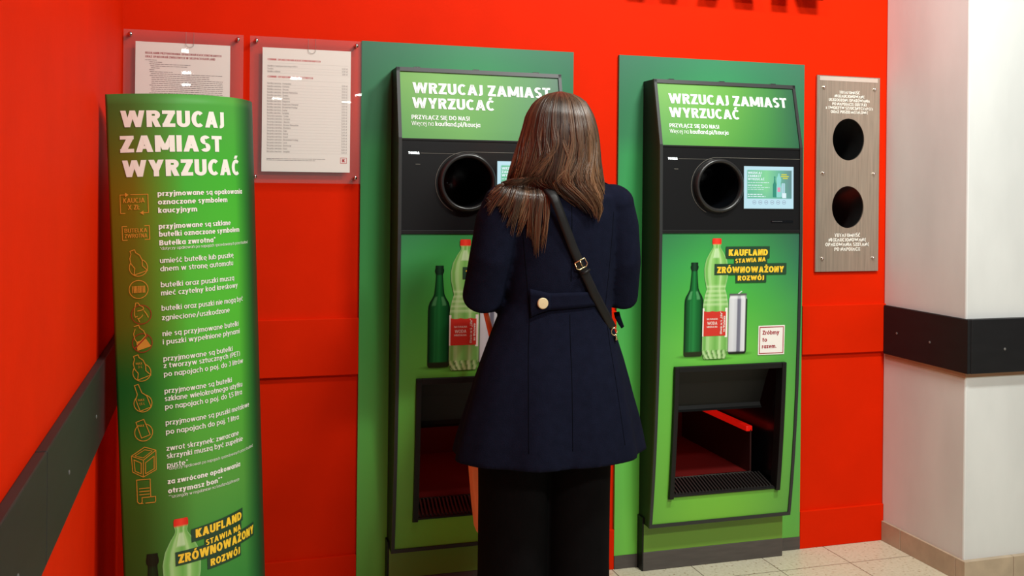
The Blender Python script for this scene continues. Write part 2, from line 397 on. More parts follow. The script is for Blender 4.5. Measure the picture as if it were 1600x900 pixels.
def acrylic():
    m = bpy.data.materials.new('clear_acrylic'); m.use_nodes = True; nt = m.node_tree
    for n in list(nt.nodes):
        if n.type != 'OUTPUT_MATERIAL': nt.nodes.remove(n)
    out = nt.nodes['Material Output']
    tr = nt.nodes.new('ShaderNodeBsdfTransparent'); tr.inputs[0].default_value = (.985, .985, .98, 1)
    gl = nt.nodes.new('ShaderNodeBsdfGlossy'); gl.inputs['Roughness'].default_value = .015
    df = nt.nodes.new('ShaderNodeBsdfDiffuse'); df.inputs[0].default_value = (.75, .72, .7, 1)
    fr0 = nt.nodes.new('ShaderNodeFresnel'); fr0.inputs[0].default_value = 1.49
    ge = nt.nodes.new('ShaderNodeNewGeometry'); fr = nt.nodes.new('ShaderNodeMath'); fr.operation = 'SUBTRACT'; fr.use_clamp = True
    nt.links.new(fr0.outputs[0], fr.inputs[0]); nt.links.new(ge.outputs['Backfacing'], fr.inputs[1])
    a = nt.nodes.new('ShaderNodeMixShader'); a.inputs[0].default_value = .03
    nt.links.new(tr.outputs[0], a.inputs[1]); nt.links.new(df.outputs[0], a.inputs[2])
    b = nt.nodes.new('ShaderNodeMixShader')
    nt.links.new(fr.outputs[0], b.inputs[0]); nt.links.new(a.outputs[0], b.inputs[1]); nt.links.new(gl.outputs[0], b.inputs[2])
    nt.links.new(b.outputs[0], out.inputs['Surface']); return m
M_ACRYL = acrylic()

def floor_mat():
    m = bpy.data.materials.new('speckled_floor_tile'); m.use_nodes = True; nt = m.node_tree; p = nt.nodes['Principled BSDF']; N = nt.nodes.new; L = nt.links.new
    tc = N('ShaderNodeTexCoord'); sep = N('ShaderNodeSeparateXYZ'); L(tc.outputs['Object'], sep.inputs[0])
    def grid(sock, off):
        a = N('ShaderNodeMath'); a.operation = 'ADD'; a.inputs[1].default_value = off + 100 * .305; L(sock, a.inputs[0])
        d = N('ShaderNodeMath'); d.operation = 'DIVIDE'; d.inputs[1].default_value = .305; L(a.outputs[0], d.inputs[0])
        f = N('ShaderNodeMath'); f.operation = 'FRACT'; L(d.outputs[0], f.inputs[0])
        s = N('ShaderNodeMath'); s.operation = 'SUBTRACT'; s.inputs[1].default_value = .5; L(f.outputs[0], s.inputs[0])
        ab = N('ShaderNodeMath'); ab.operation = 'ABSOLUTE'; L(s.outputs[0], ab.inputs[0])
        g = N('ShaderNodeMath'); g.operation = 'GREATER_THAN'; g.inputs[1].default_value = .4945; L(ab.outputs[0], g.inputs[0]); return g
    gx = grid(sep.outputs['X'], -1.4475); gy = grid(sep.outputs['Y'], .1915)
    mx = N('ShaderNodeMath'); mx.operation = 'MAXIMUM'; L(gx.outputs[0], mx.inputs[0]); L(gy.outputs[0], mx.inputs[1])
    n1 = N('ShaderNodeTexNoise'); n1.inputs['Scale'].default_value = 88; n1.inputs['Detail'].default_value = 3; L(tc.outputs['Object'], n1.inputs['Vector'])
    r1 = N('ShaderNodeValToRGB'); e = r1.color_ramp.elements
    e[0].position = .30; e[0].color = (*C3(150, 126, 96), 1); e[1].position = .38; e[1].color = (*C3(210, 203, 174), 1)
    x = e.new(.7); x.color = (*C3(222, 216, 192), 1); L(n1.outputs['Fac'], r1.inputs[0])
    n2 = N('ShaderNodeTexNoise'); n2.inputs['Scale'].default_value = 3; L(tc.outputs['Object'], n2.inputs['Vector'])
    m1 = N('ShaderNodeMixRGB'); m1.blend_type = 'MULTIPLY'; m1.inputs[0].default_value = .25; L(r1.outputs[0], m1.inputs[1]); L(n2.outputs['Fac'], m1.inputs[2])
    m2 = N('ShaderNodeMixRGB'); m2.inputs[2].default_value = (*C3(96, 78, 62), 1); L(mx.outputs[0], m2.inputs[0]); L(m1.outputs[0], m2.inputs[1])
    L(m2.outputs[0], p.inputs['Base Color']); p.inputs['Roughness'].default_value = .38
    return m

for m in (M_SCREEN, M_SCRW, M_SCRG, M_SCRY, M_SCRP):         # a lit display gives its own light
    p = m.node_tree.nodes['Principled BSDF']
    for l in list(p.inputs['Base Color'].links): m.node_tree.links.remove(l)
    p.inputs['Base Color'].default_value = (.01, .01, .01, 1); p.inputs['Emission Strength'].default_value = .95
# ------------------------------------------------------------------ the setting
S = 'structure'
boxes('floor', [(-2, 5, -6, .9, -.1, 0)], floor_mat())['kind'] = S
XL, XR, YC = -.288, 2.65, -.464
MX = (.594, 1.555)          # left edges of the two machines
MW = .595
# back wall with openings behind the machines and the steel plate
wb = [(XL - .3, MX[0] + .02, 0, .12, 0, 3.3), (MX[0] + MW - .02, MX[1] + .02, 0, .12, 0, 3.3), (MX[1] + MW - .02, 2.37, 0, .12, 0, 3.3), (2.56, XR + .2, 0, .12, 0, 3.3)]
for x in MX: wb += [(x + .02, x + MW - .02, 0, .12, 1.81, 3.3), (x + .02, x + MW - .02, 0, .12, 0, .2)]
wb += [(2.37, 2.56, 0, .12, 1.74, 3.3), (2.37, 2.56, 0, .12, 0, 1.27)]
boxes('wall_back', wb, M_RED)['kind'] = S
boxes('wall_left', [(XL - .3, XL, -6, 0, 0, 3.3)], M_RED)['kind'] = S
cw = boxes('wall_right', [(XR, 4.6, YC, 0, 0, 3.3)], M_WHITE, bevel=.006); cw['kind'] = S
SUR = ((.488, 1.272), (1.455, 2.255))
k = 0
for a, b in ((XL, SUR[0][0]), (SUR[0][1], SUR[1][0]), (SUR[1][1], XR)):
    k += 1
    o = boxes('trim_%d' % k, [(a + .001, b - .001, -.016, 0, .776, .972)], M_RED, bevel=.002); o['kind'] = S
    o = boxes('baseboard_back' + ('' if k == 1 else '_%s' % ('middle', 'right')[k - 2]), [(a + .001, b - .001, -.014, 0, 0, .149)], M_RED, bevel=.002); o['kind'] = S
def screw(o, fn):
    b = MB(); b.loft([[fn(q * math.cos(2 * PI * k / 12), q * math.sin(2 * PI * k / 12), h) for k in range(12)] for q, h in ((.005, -.001), (.005, .0012), (.003, .002))]); b.build('screw', M_SCREW, o)
M_SCREW = mat('grey_screw', (120, 118, 116), .5, metal=.4)
# bumper board on the left wall, two lengths with a joint
for i, (y0, y1) in enumerate(((-1.597, -.006), (-4.5, -1.6))):
    o = boxes('trim_%d' % (4 + i), [(XL, XL + .021, y0, y1, .768, .966)], M_RAIL, bevel=.003); o['kind'] = S
    for y, z in (((-1.33, .855), (-.86, .86)) if i == 0 else ((-1.86, .85), (-2.4, .85))): screw(o, lambda a, c, h, y=y, z=z: (XL + .021 + h, y + a, z + c))
# bumper boards on the white pillar
for i, bx in enumerate(((XR - .014, XR, YC - .026, -.017, .768, .967), (XR + .0, 4.6, YC - .028, YC, .768, .967))):
    o = boxes('trim_%d' % (6 + i), [bx], M_RAILD, bevel=.003); o['kind'] = S
    if i == 0:
        for y, z in ((-.10, .862), (-.29, .855)): screw(o, lambda a, c, h, y=y, z=z: (XR - .014 - h, y + a, z + c))
    else:
        for x, z in ((2.80, .855), (3.1, .86)): screw(o, lambda a, c, h, x=x, z=z: (x + a, YC - .028 - h, z + c))
boxes('trim_8', [(XR - .004, XR, YC - .004, -.017, .748, .768), (XR, 4.6, YC - .004, YC, .752, .768)], M_GLUE)['kind'] = S
sk = []
for a, b in ((-.13, -.015), (-.435, -.132), (YC - .0005, -.437)): sk.append((XR - .012, XR, a, b, 0, .081))
x = XR - .012
for x1 in (2.86, 3.16, 3.46, 3.76, 4.06, 4.36): sk.append((x, x1 - .002, YC - .02, YC, 0, .081)); x = x1
boxes('baseboard_right', sk, M_SKIRT, bevel=.0015)['kind'] = S

# raised letters on the wall just above the frame; their shadows fall into it
for ch, x, wd, lab in (('W', 1.46, .30, 'raised wall letter W above the second machine, leftmost of the three'), ('A', 1.79, .24, 'raised wall letter A above the second machine, between the W and the N'), ('N', 2.105, .205, 'raised wall letter N above the steel plate, rightmost of the three')):
    b = MB()
    for p in glyph(ch, .24)[0]:
        g = glyph(ch, .24)[1] - .075; q = [(x + a / g * wd, 2.19 + c * .3) for a, c in p]
        b.loft([[(a, -.075, c) for a, c in q], [(a, -.045, c) for a, c in q]])
    o = b.build('sign_letter', M_LETTER); tag(o, lab, 'letter', 'raised letters on the red wall')
    for q in (.3, .7): b = MB(); b.tube([(x + wd * q, -.046, 2.36), (x + wd * q, 0, 2.36)], .006); b.build('standoff_pin', M_CHROME, o)

# ------------------------------------------------------------------ green surround panels
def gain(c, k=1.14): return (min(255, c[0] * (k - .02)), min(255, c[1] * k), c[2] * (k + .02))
def sur_col(x0, x1):  # printed gradient, with light falling on the panel mixed into the colour
    def f(x, z): return gain(g(x, z), 1.2 + .16 * max(0, min(1, 1.1 - z)))  # lower part brightened in colour where little light reaches it
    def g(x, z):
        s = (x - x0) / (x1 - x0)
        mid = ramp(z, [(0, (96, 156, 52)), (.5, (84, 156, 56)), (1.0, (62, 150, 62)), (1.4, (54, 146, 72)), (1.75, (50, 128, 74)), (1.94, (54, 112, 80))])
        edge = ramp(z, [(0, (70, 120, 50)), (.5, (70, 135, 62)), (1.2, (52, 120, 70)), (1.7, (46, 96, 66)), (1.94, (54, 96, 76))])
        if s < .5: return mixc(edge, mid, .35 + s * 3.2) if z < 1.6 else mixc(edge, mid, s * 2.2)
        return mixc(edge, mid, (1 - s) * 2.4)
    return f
SLAB = ('green backing panel behind the return machine the woman uses', 'green backing panel behind the return machine nearest the steel plate')
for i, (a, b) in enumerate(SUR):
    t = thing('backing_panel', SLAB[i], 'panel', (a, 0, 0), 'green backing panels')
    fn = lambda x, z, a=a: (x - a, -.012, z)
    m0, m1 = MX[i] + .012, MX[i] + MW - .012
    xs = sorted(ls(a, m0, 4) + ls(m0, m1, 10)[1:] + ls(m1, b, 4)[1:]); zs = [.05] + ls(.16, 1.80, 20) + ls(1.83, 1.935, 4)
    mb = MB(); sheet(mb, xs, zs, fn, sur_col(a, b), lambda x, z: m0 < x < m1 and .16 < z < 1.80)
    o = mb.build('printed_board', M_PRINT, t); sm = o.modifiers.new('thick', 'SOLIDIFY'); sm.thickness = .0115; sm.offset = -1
    for q0, q1 in ((0, m0 - a), (m1 - a, b - a)): boxes('kick_strip', [(q0, q1, -.0125, -.0145, 0, .05)], M_PLINTH, t)

# ------------------------------------------------------------------ bottle pictures used on the posters
BEER = [(0, .86), (.02, 1), (.55, 1), (.6, .97), (.64, .86), (.68, .62), (.72, .46), (.8, .38), (.9, .31), (.925, .31), (.93, .4), (.965, .42), (.97, .36), (1, .36)]
def beer_col(u, t):
    if t < .045: return (34, 44, 22)
    e = abs(u)
    base = ramp(e, [(0, (34, 128, 62)), (.35, (22, 104, 48)), (.7, (14, 84, 38)), (.86, (8, 52, 24)), (1, (6, 34, 18))])
    if t > .9: base = ramp(e, [(0, (30, 70, 46)), (.5, (18, 50, 30)), (1, (8, 26, 16))])
    if .6 < t < .7 and .3 < e < .7: base = mixc(base, (120, 190, 130), .55)
    if -.5 < u < -.35 and t < .6: base = mixc(base, (60, 160, 90), .3)
    return base
PET = [(0, .8), (.02, .93), (.06, 1), (.14, 1), (.3, 1), (.45, .98), (.53, .86), (.58, .72), (.62, .8), (.68, .92), (.75, .95), (.82, .82), (.88, .55), (.92, .31), (.935, .29), (.95, .33), (.955, .36), (.995, .36), (1, .32)]
def pet_col(u, t):
    e = abs(u)
    if t > .95: return mixc((214, 44, 30), (240, 70, 50), (1 - e))
    base = ramp(e, [(0, (112, 178, 84)), (.4, (150, 204, 118)), (.62, (126, 188, 98)), (.85, (112, 176, 84)), (1, (150, 200, 130))])
    if .25 < u < .5 or -.7 < u < -.45: base = mixc(base, (196, 228, 172), .5)
    if t < .07: base = mixc(base, (214, 234, 188), .35 + .35 * math.sin(u * 16 + t * 60)) if math.sin(u * 16 + t * 40) > -.5 else (88, 134, 66)
    if .44 < t < .62: base = mixc(base, (200, 226, 176), .35 + .35 * math.sin(t * 170))
    if .84 < t < .92 and -.4 < u < .3: base = mixc(base, (226, 242, 214), .6)
    return base
CAN = [(0, .84), (.025, .96), (.04, 1), (.9, 1), (.93, .93), (.955, .86), (.96, .92), (1, .92)]
def can_col(u, t):
    if t < .03: return (30, 34, 30)
    base = ramp(u, [(-1, (120, 124, 122)), (-.92, (206, 210, 214)), (-.5, (214, 218, 224)), (-.12, (196, 200, 208)), (-.02, (110, 112, 128)), (.28, (120, 122, 138)), (.36, (210, 214, 222)), (.76, (222, 226, 232)), (.82, (110, 112, 116)), (.88, (40, 60, 40)), (1, (26, 50, 30))])
    if t > .9: base = mixc(base, (232, 234, 238), .6)
    if t > .965: base = (90, 94, 92)
    return base

# ------------------------------------------------------------------ deposit return machine
_cf = np.polyfit([.17, .48, .81, 1.27], [-.102, -.136, -.154, -.165], 3)
def yf(z):
    if z < 1.27: return float(np.polyval(_cf, z))
    if z < 1.595: return -.165 + (z - 1.27) / .325 * .005
    return -.16 + (z - 1.595) / .243 * .058
def front(off): return lambda s, z: (s, yf(z) - off, z)
ZB, ZT = .176, 1.838
MOUTH = (.238, 1.446)

def machine():
    t = thing('deposit_machine', '', 'machine', (MX[0], 0, 0), 'deposit return machines in the red wall')
    ZP = [ZB] + ls(.2, 1.26, 14) + [1.27, 1.4, 1.5, 1.595, 1.7, 1.8, ZT]
    # shell: two cheeks, top, bottom
    b = MB()
    for x0, x1 in ((0, .011), (MW - .011, MW)):
        b.loft([[(x0, yf(z), z), (x1, yf(z), z), (x1, .01, z), (x0, .01, z)] for z in ZP])
    b.box(.011, MW - .011, yf(ZT), .01, ZT - .012, ZT); b.box(.011, MW - .011, yf(ZB), .01, ZB, ZB + .01)
    b.build('housing', M_BLACK, t)
    # front trim
    b = MB()
    for x0, x1 in ((-.001, .0105), (MW - .0105, MW + .001)):
        b.loft([[(x0, yf(z) - .004, z), (x1, yf(z) - .004, z), (x1, yf(z) + .007, z), (x0, yf(z) + .007, z)] for z in ZP])
    for z0, z1 in ((ZT - .013, ZT + .001), (ZB - .001, ZB + .012)):
        b.loft([[(-.001, yf(z0) - .004, z0), (MW + .001, yf(z0) - .004, z0), (MW + .001, yf(z0) + .007, z0), (-.001, yf(z0) + .007, z0)],
                [(-.001, yf(z1) - .004, z1), (MW + .001, yf(z1) - .004, z1), (MW + .001, yf(z1) + .007, z1), (-.001, yf(z1) + .007, z1)]])
    bz = b.build('front_trim', M_BEZEL, t)
    for x in (.06, .27, .49): boxes('clip', [(x, x + .022, yf(ZT) - .003, yf(ZT) + .012, ZT + .001, ZT + .004)], M_CHROME, bz)
    X0, X1 = .0105, MW - .0105
    # header light box
    def hcol(x, z):
        s = x / MW; h = (z - 1.595) / .23
        c = ramp(s, [(0, (140, 208, 96)), (.25, (146, 220, 100)), (.55, (120, 200, 80)), (.8, (84, 164, 82)), (1, (58, 116, 84))])
        d = ramp(s, [(0, (104, 186, 84)), (.4, (112, 196, 74)), (.75, (72, 160, 74)), (1, (52, 112, 80))])
        return gain(mixc(d, c, h * 1.15), .76)
    mb = MB(); sheet(mb, ls(X0, X1, 16), ls(1.592, 1.825, 8), front(-.001), hcol)
    hd = mb.build('header_sign', M_HEAD, t)
    sm = hd.modifiers.new('thick', 'SOLIDIFY'); sm.thickness = .006; sm.offset = -1
    f = front(.0004); mb = MB()
    text(mb, 'WRZUCAJ ZAMIAST', .053, .551, 1.749, .038, .215, f)
    text(mb, 'WYRZUCAĆ', .050, .341, 1.697, .037, .215, f)
    mb.build('title', M_HEADW, hd); mb = MB()
    text(mb, 'PRZYŁĄCZ SIĘ DO NAS!', .046, .249, 1.659, .0145, .16, f)
    tx = 'Więcej na kaufland.pl/kaucja'
    text(mb, tx, .045, .286, 1.6375, .015, .15, f, runs=[.09] * 10 + [.165] * 18)
    mb.build('subtitle', M_HEADW, hd)
    # control panel with the round mouth
    zb, zt = 1.272, 1.590; mb = MB(); N = 72; ring_i, ring_o = [], []
    for k in range(N):
        a = 2 * PI * k / N; cx, cz = MOUTH; dx, dz = math.cos(a), math.sin(a)
        x, z = cx + .09 * dx, cz + .09 * dz; ring_i.append(mb.vert((x, yf(z) + .001, z)))
        q = []
        if dx > 1e-6: q.append((X1 - cx) / dx)
        if dx < -1e-6: q.append((X0 - cx) / dx)
        if dz > 1e-6: q.append((zt - cz) / dz)
        if dz < -1e-6: q.append((zb - cz) / dz)
        l = min(q); x, z = cx + l * dx, cz + l * dz; ring_o.append(mb.vert((x, yf(z) + .001, z)))
    for k in range(N): mb.face((ring_i[k], ring_o[k], ring_o[(k + 1) % N], ring_i[(k + 1) % N]))
    for cx, cz in ((X0, zb), (X0, zt), (X1, zb), (X1, zt)):
        ang = math.atan2(cz - MOUTH[1], cx - MOUTH[0]) % (2 * PI); k = int(ang / (2 * PI) * N)
        mb.face((ring_o[k], mb.vert((cx, yf(cz) + .001, cz)), ring_o[(k + 1) % N]))
    cp = mb.build('control_panel', M_PANEL, t)
    for q in ((X0, X1, yf(1.277) - .003, yf(1.277) + .004, 1.270, 1.282), (X0, X1, yf(1.59) - .002, yf(1.59) + .006, 1.586, 1.593)): boxes('panel_lip', [q], M_BLACK, t, .001)
    ym = yf(MOUTH[1]); mb = MB()
    mb.lathe([(.090, .004), (.1015, .001), (.1015, -.004), (.0985, -.016), (.095, -.02), (.089, -.02), (.0845, -.014), (.0835, .0)], 72, 0, (MOUTH[0], ym, MOUTH[1]), 'y')
    mr = mb.build('mouth_ring', M_RING, t, smooth=True)
    mb = MB(); mb.lathe([(.0835, -.004), (.083, .16), (.080, .3), (.001, .3)], 64, 0, (MOUTH[0], ym, MOUTH[1]), 'y')
    mb.build('mouth_tunnel', M_TUNNEL, t, smooth=True)
    mb = MB(); pth = [(.075, 1.5435), (.20, 1.5435)] + [(MOUTH[0] - .004 + .104 * math.cos(rad(a)), MOUTH[1] - .002 + .101 * math.sin(rad(a))) for a in range(100, 34, -6)]
    mb.tube([(x, yf(z) - .0002, z) for x, z in pth], .0007, 6); mb.build('hairline', M_LINE, cp); mb = MB()
    pth = [(X1, 1.5505), (.25, 1.5505)] + [(MOUTH[0] - .004 + .1065 * math.cos(rad(a)), MOUTH[1] - .002 + .1065 * math.sin(rad(a))) for a in range(95, 250, 6)]
    mb.tube([(x, yf(z) - .0002, z) for x, z in pth], .0007, 6)
    mb.build('hairline', M_LINE, cp)
    mb = MB(); text(mb, 'TOMRA', .033, .071, 1.5395, .0085, .3, front(.0008)); mb.build('brand_light', M_GLOW, cp)
    boxes('indicator', [(.058, .074, yf(1.51) - .0008, yf(1.51) + .002, 1.505, 1.5065)], M_LINE, cp)
    # touch screen
    x0, x1, z0, z1 = .345, .557, 1.362, 1.521
    mb = MB(); sheet(mb, ls(x0 - .004, x1 + .004, 2), ls(z0 - .004, z1 + .004, 8), front(.0009), lambda x, z: (14, 16, 18)); mb.use_c = False; mb.build('screen_frame', M_BLACK, t)
    f = front(.0016); mb = MB()
    def scol(x, z):
        s = (x - x0) / (x1 - x0); q = (z - z0) / (z1 - z0)
        if .05 < s < .965 and .245 < q < .91:
            return mixc(ramp(s, [(.05, (110, 196, 160)), (.45, (140, 222, 160)), (.7, (112, 190, 160)), (.97, (104, 140, 142))]), (96, 176, 160), max(0, .5 - q) * 1.6)
        return (196, 234, 246)
    sheet(mb, ls(x0, x1, 40), ls(z0, z1, 40), f, scol)
    for cx, hw, hh, pr, co in ((.615, .036, .5, BEER, lambda u, t: (50, 150, 125) if abs(u) < .8 else (40, 110, 100)), (.70, .05, .57, PET, lambda u, t: (150, 222, 214)), (.79, .034, .34, CAN, lambda u, t: (190, 226, 236) if abs(u) > .3 else (120, 190, 190))):
        silhouette(mb, x0 + cx * (x1 - x0), z0 + .27 * (z1 - z0), hh * (z1 - z0), pr, front(.0019), co, 20, 6, hw * (x1 - x0))
    sc_ = mb.build('touch_screen', M_SCREEN, t)
    mb = MB(); f = front(.0022); X = lambda s: x0 + s * (x1 - x0); Z = lambda q: z0 + q * (z1 - z0)
    text(mb, 'WRZUCAJ', X(.075), X(.35), Z(.82), .0085, .22, f); text(mb, 'ZAMIAST', X(.075), X(.34), Z(.745), .0085, .22, f); text(mb, 'WYRZUCAĆ', X(.075), X(.41), Z(.67), .0085, .22, f)
    for q, s1, hh in ((.61, .5, .002), (.54, .37, .0036), (.495, .51, .0022), (.45, .39, .0022), (.325, .37, .0036), (.275, .43, .0036)):
        x = .075
        while x < s1:
            wd = random.uniform(.03, .075); prect(mb, X(x), X(min(x + wd, s1)), Z(q), Z(q) + hh, f); x += wd + .012
    mb.build('screen_writing', M_SCRW, sc_)
    mb = MB(); prect(mb, X(.77), X(.85), Z(.255), Z(.37), f); mb.build('screen_badge', M_SCRW, sc_)
    mb = MB()
    for kx in (.205, .325, .445, .565, .685, .805): pline(mb, circ(X(kx), Z(.15), .0072, n=20), .0016, f)
    for kx in (.205, .325, .445, .565, .685, .805): prect(mb, X(kx) - .0045, X(kx) + .0045, Z(.14), Z(.14) + .003, f)
    mb.build('screen_button', M_SCRG, sc_)
    mb = MB(); silhouette(mb, X(.70), Z(.40), .017, [(0, .006), (1, .006)], front(.0024), lambda u, t: (230, 120, 150), 4, 4); mb.build('picture_label', M_SCRP, sc_)
    mb = MB()
    for q, a, c in ((.8, .75, .86), (.755, .74, .9), (.71, .78, .88)): prect(mb, X(a), X(c), Z(q), Z(q) + .0042, f)
    mb.build('screen_slogan', M_SCRY, sc_)
    # receipt slot
    mb = MB(); y = yf(1.313); mb.box(.462, .556, y - .001, y + .003, 1.309, 1.318); rs = mb.build('receipt_slot', M_TUNNEL, t)
    boxes('slot_lip', [(.464, .508, y - .003, y + .001, 1.3125, 1.3155)], M_CHROME, rs)
    # poster below
    ox0, ox1, oz0, oz1 = .074, .530, .287, .774
    def pcol(x, z): return gain(pcol0(x, z))
    def pcol0(x, z):  # printed gradient; some of the light on the poster is mixed in
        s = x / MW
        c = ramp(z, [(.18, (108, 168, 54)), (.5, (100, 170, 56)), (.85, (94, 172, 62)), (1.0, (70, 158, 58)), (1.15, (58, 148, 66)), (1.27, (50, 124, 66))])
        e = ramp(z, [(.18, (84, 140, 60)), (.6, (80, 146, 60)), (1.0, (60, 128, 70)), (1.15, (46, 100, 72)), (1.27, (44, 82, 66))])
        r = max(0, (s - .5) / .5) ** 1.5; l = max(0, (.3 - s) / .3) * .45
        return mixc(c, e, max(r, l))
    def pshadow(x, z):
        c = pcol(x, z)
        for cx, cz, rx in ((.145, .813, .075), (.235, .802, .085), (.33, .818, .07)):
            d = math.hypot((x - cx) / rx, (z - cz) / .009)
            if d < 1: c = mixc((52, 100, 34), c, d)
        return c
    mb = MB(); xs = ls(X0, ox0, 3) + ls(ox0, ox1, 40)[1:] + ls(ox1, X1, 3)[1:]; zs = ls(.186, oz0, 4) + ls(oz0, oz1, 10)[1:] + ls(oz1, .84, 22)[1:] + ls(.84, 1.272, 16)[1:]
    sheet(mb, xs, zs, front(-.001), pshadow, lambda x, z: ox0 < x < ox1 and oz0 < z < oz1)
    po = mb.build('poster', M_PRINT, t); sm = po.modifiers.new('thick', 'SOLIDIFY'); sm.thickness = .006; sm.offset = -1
    mb = MB(); silhouette(mb, .145, .814, .348, BEER, front(.0004), beer_col, 70, 16, .0385); mb.build('bottle_picture', M_PRINT, po)
    mb = MB(); silhouette(mb, .3275, .818, .226, CAN, front(.0008), can_col, 40, 34, .039)
    mb.poly([front(.0009)(a, c) for a, c in ((.325, 1.043), (.333, 1.043), (.345, 1.052), (.34, 1.054))], c=C3(200, 215, 200)); mb.build('can_picture', M_PRINT, po)
    mb = MB(); silhouette(mb, .234, .802, .449, PET, front(.0012), pet_col, 90, 24, .0525); pp = mb.build('water_bottle_picture', M_PRINT, po)
    mb = MB(); f = front(.0016)
    prect(mb, .181, .188, .887, .992, f); prect(mb, .274, .284, .882, .992, f)
    for k in range(9): prect(mb, .2765, .283, .90 + k * .008, .90 + k * .008 + .004, f)
    text(mb, 'NATURALNA', .1985, .2435, .948, .0065, .12, front(.0024)); text(mb, 'WODA', .2005, .2415, .930, .0115, .13, front(.0024)); text(mb, 'MINERALNA', .199, .2425, .919, .0065, .12, front(.0024))
    fr = lambda a, c: front(.0024)(.262 - c, .894 + a)
    text(mb, 'Otwór nr 6 „Life”', .0, .084, 0, .0085, .2, fr)
    fr2 = lambda a, c: front(.0024)(.274 - c, .902 + a)
    text(mb, 'we Wschowie', .0, .060, 0, .0085, .2, fr2)
    mbR = MB(); xs = ls(.186, .277, 24)
    for a, c in zip(xs[:-1], xs[1:]):
        za = .981 - .003 * abs(math.sin((a - .186) * 90)); zc = .981 - .003 * abs(math.sin((c - .186) * 90))
        mbR.poly([front(.002)(a, .888), front(.002)(c, .888), front(.002)(c, zc), front(.002)(a, za)])
    lb = mbR.build('bottle_label', M_INKR, pp); lb.data.materials[0] = M_LABEL
    mb.build('lettering', M_INKW, lb)
    mb = MB(); f = front(.002)
    prect(mb, .271, .4565, 1.176, 1.220, f); prect(mb, .307, .447, 1.15, 1.18, front(.0018)); prect(mb, .2255, .530, 1.1145, 1.156, front(.0022)); prect(mb, .3145, .4445, 1.0845, 1.116, front(.0018))
    sl = mb.build('slogan_bar', M_INKG, po)
    mb = MB(); f = front(.003)
    text(mb, 'KAUFLAND', .283, .448, 1.1855, .0245, .26, f); text(mb, 'ZRÓWNOWAŻONY', .236, .5185, 1.1215, .0235, .25, f); text(mb, 'ROZWÓJ', .3225, .434, 1.0925, .0185, .25, f)
    fs = lambda a, c: front(.003)(a, c + (a - .31) * .05)
    text(mb, 'STAWIA NA', .311, .439, 1.1575, .0165, .22, fs)
    mb.build('lettering', M_INKY, sl)
    # sticker
    mb = MB(); f = front(.0012); prect(mb, .4165, .5295, .809, .920, f); st = mb.build('sticker', M_PAPER, po)
    mb = MB(); f = front(.0018); pline(mb, [(.4225, .815), (.5235, .815), (.5235, .914), (.4225, .914)], .0032, f, closed=True)
    text(mb, 'Zróbmy', .434, .506, .886, .0155, .2, f); text(mb, 'to', .434, .454, .859, .0155, .2, f); text(mb, 'razem.', .433, .495, .834, .0155, .2, f)
    mb.build('lettering', M_INKMAR, st)
    # crate opening: raised frame, flap, ribbed ramp, conveyor
    b = MB(); w_ = .018
    zz = ls(.283, .779, 10)
    for x0, x1 in ((.069, .069 + w_), (.535 - w_, .535)):
        b.loft([[(x0, yf(z) - .014, z), (x1, yf(z) - .014, z), (x1, yf(z) + .03, z), (x0, yf(z) + .03, z)] for z in zz])
    b.box(.069 + w_, .535 - w_, yf(.77) - .012, yf(.77) + .03, .758, .779); b.box(.069 + w_, .535 - w_, yf(.29) - .005, yf(.29) + .03, .287, .295)
    b.build('opening_frame', M_BLACK, t, bevel=.002)
    b = MB(); ix0, ix1 = .075, .529
    b.box(ix0 - .006, ix0, yf(.5) + .02, .62, .28, .78); b.box(ix1, ix1 + .006, yf(.5) + .02, .62, .28, .78)
    b.box(ix0, ix1, yf(.77) + .02, .62, .774, .78); b.box(ix0, ix1, -.11, .62, .274, .280); b.box(ix0, ix1, .62, .626, .274, .78)
    b.build('crate_chamber', M_TUNNEL, t)
    b = MB(); b.loft([[(.088, y, z), (.500, y, z), (.500, y + .004, z), (.088, y + .004, z)] for y, z in ((-.105, .757), (-.075, .70), (-.05, .64), (-.035, .605), (-.042, .592), (-.05, .585))])
    b.build('flap', M_FLAP, t, smooth=False)
    b = MB(); b.box(.087, .517, -.115, .0, .281, .296)
    for k in range(31):
        x = .09 + k * .0137; b.loft([[(x, -.112, .295), (x + .006, -.112, .295), (x + .006, -.112, .302), (x, -.112, .302)], [(x + .012, 0, .3), (x + .018, 0, .3), (x + .018, 0, .322), (x + .012, 0, .322)]])
    rp = b.build('ramp', M_RIB, t)
    boxes('ramp_edge', [(.087, .485, -.002, .004, .318, .325)], M_CHROME, rp)
    boxes('conveyor', [(.087, .485, .004, .61, .285, .316)], M_REDIN, t)
    gr = boxes('guide_wall', [(.485, .491, .01, .6, .285, .485)], M_DARKRED, t)
    boxes('guide_rail', [(.468, .496, .01, .6, .478, .50)], M_REDBAR, gr, .004)
    boxes('back_guide', [(.09, .485, .60, .61, .316, .77)], M_REDIN, t)
    l = area('chamber_lamp', (.27, .33, .75), .3, .3, .3, (1, .08, .05)); l.parent = t
    # base
    boxes('kick_panel', [(.0, .592, -.058, .0, .07, .176)], M_KICKG, t)
    boxes('plinth', [(-.002, .592, -.060, .0, .0, .0695)], M_PLINTH, t, .002)
    boxes('side_post', [(-.006, -.0005, -.058, -.013, 0, .2)], M_BLACK, t)
    return t
M_LABEL = mat('red_bottle_label', (206, 48, 36), .45)
m1 = machine(); m2 = copy_tree(m1); m2.location.x = MX[1]
tag(m1, 'green and black deposit return machine the woman stands at'); tag(m2, 'green and black deposit return machine standing free beside the steel plate')

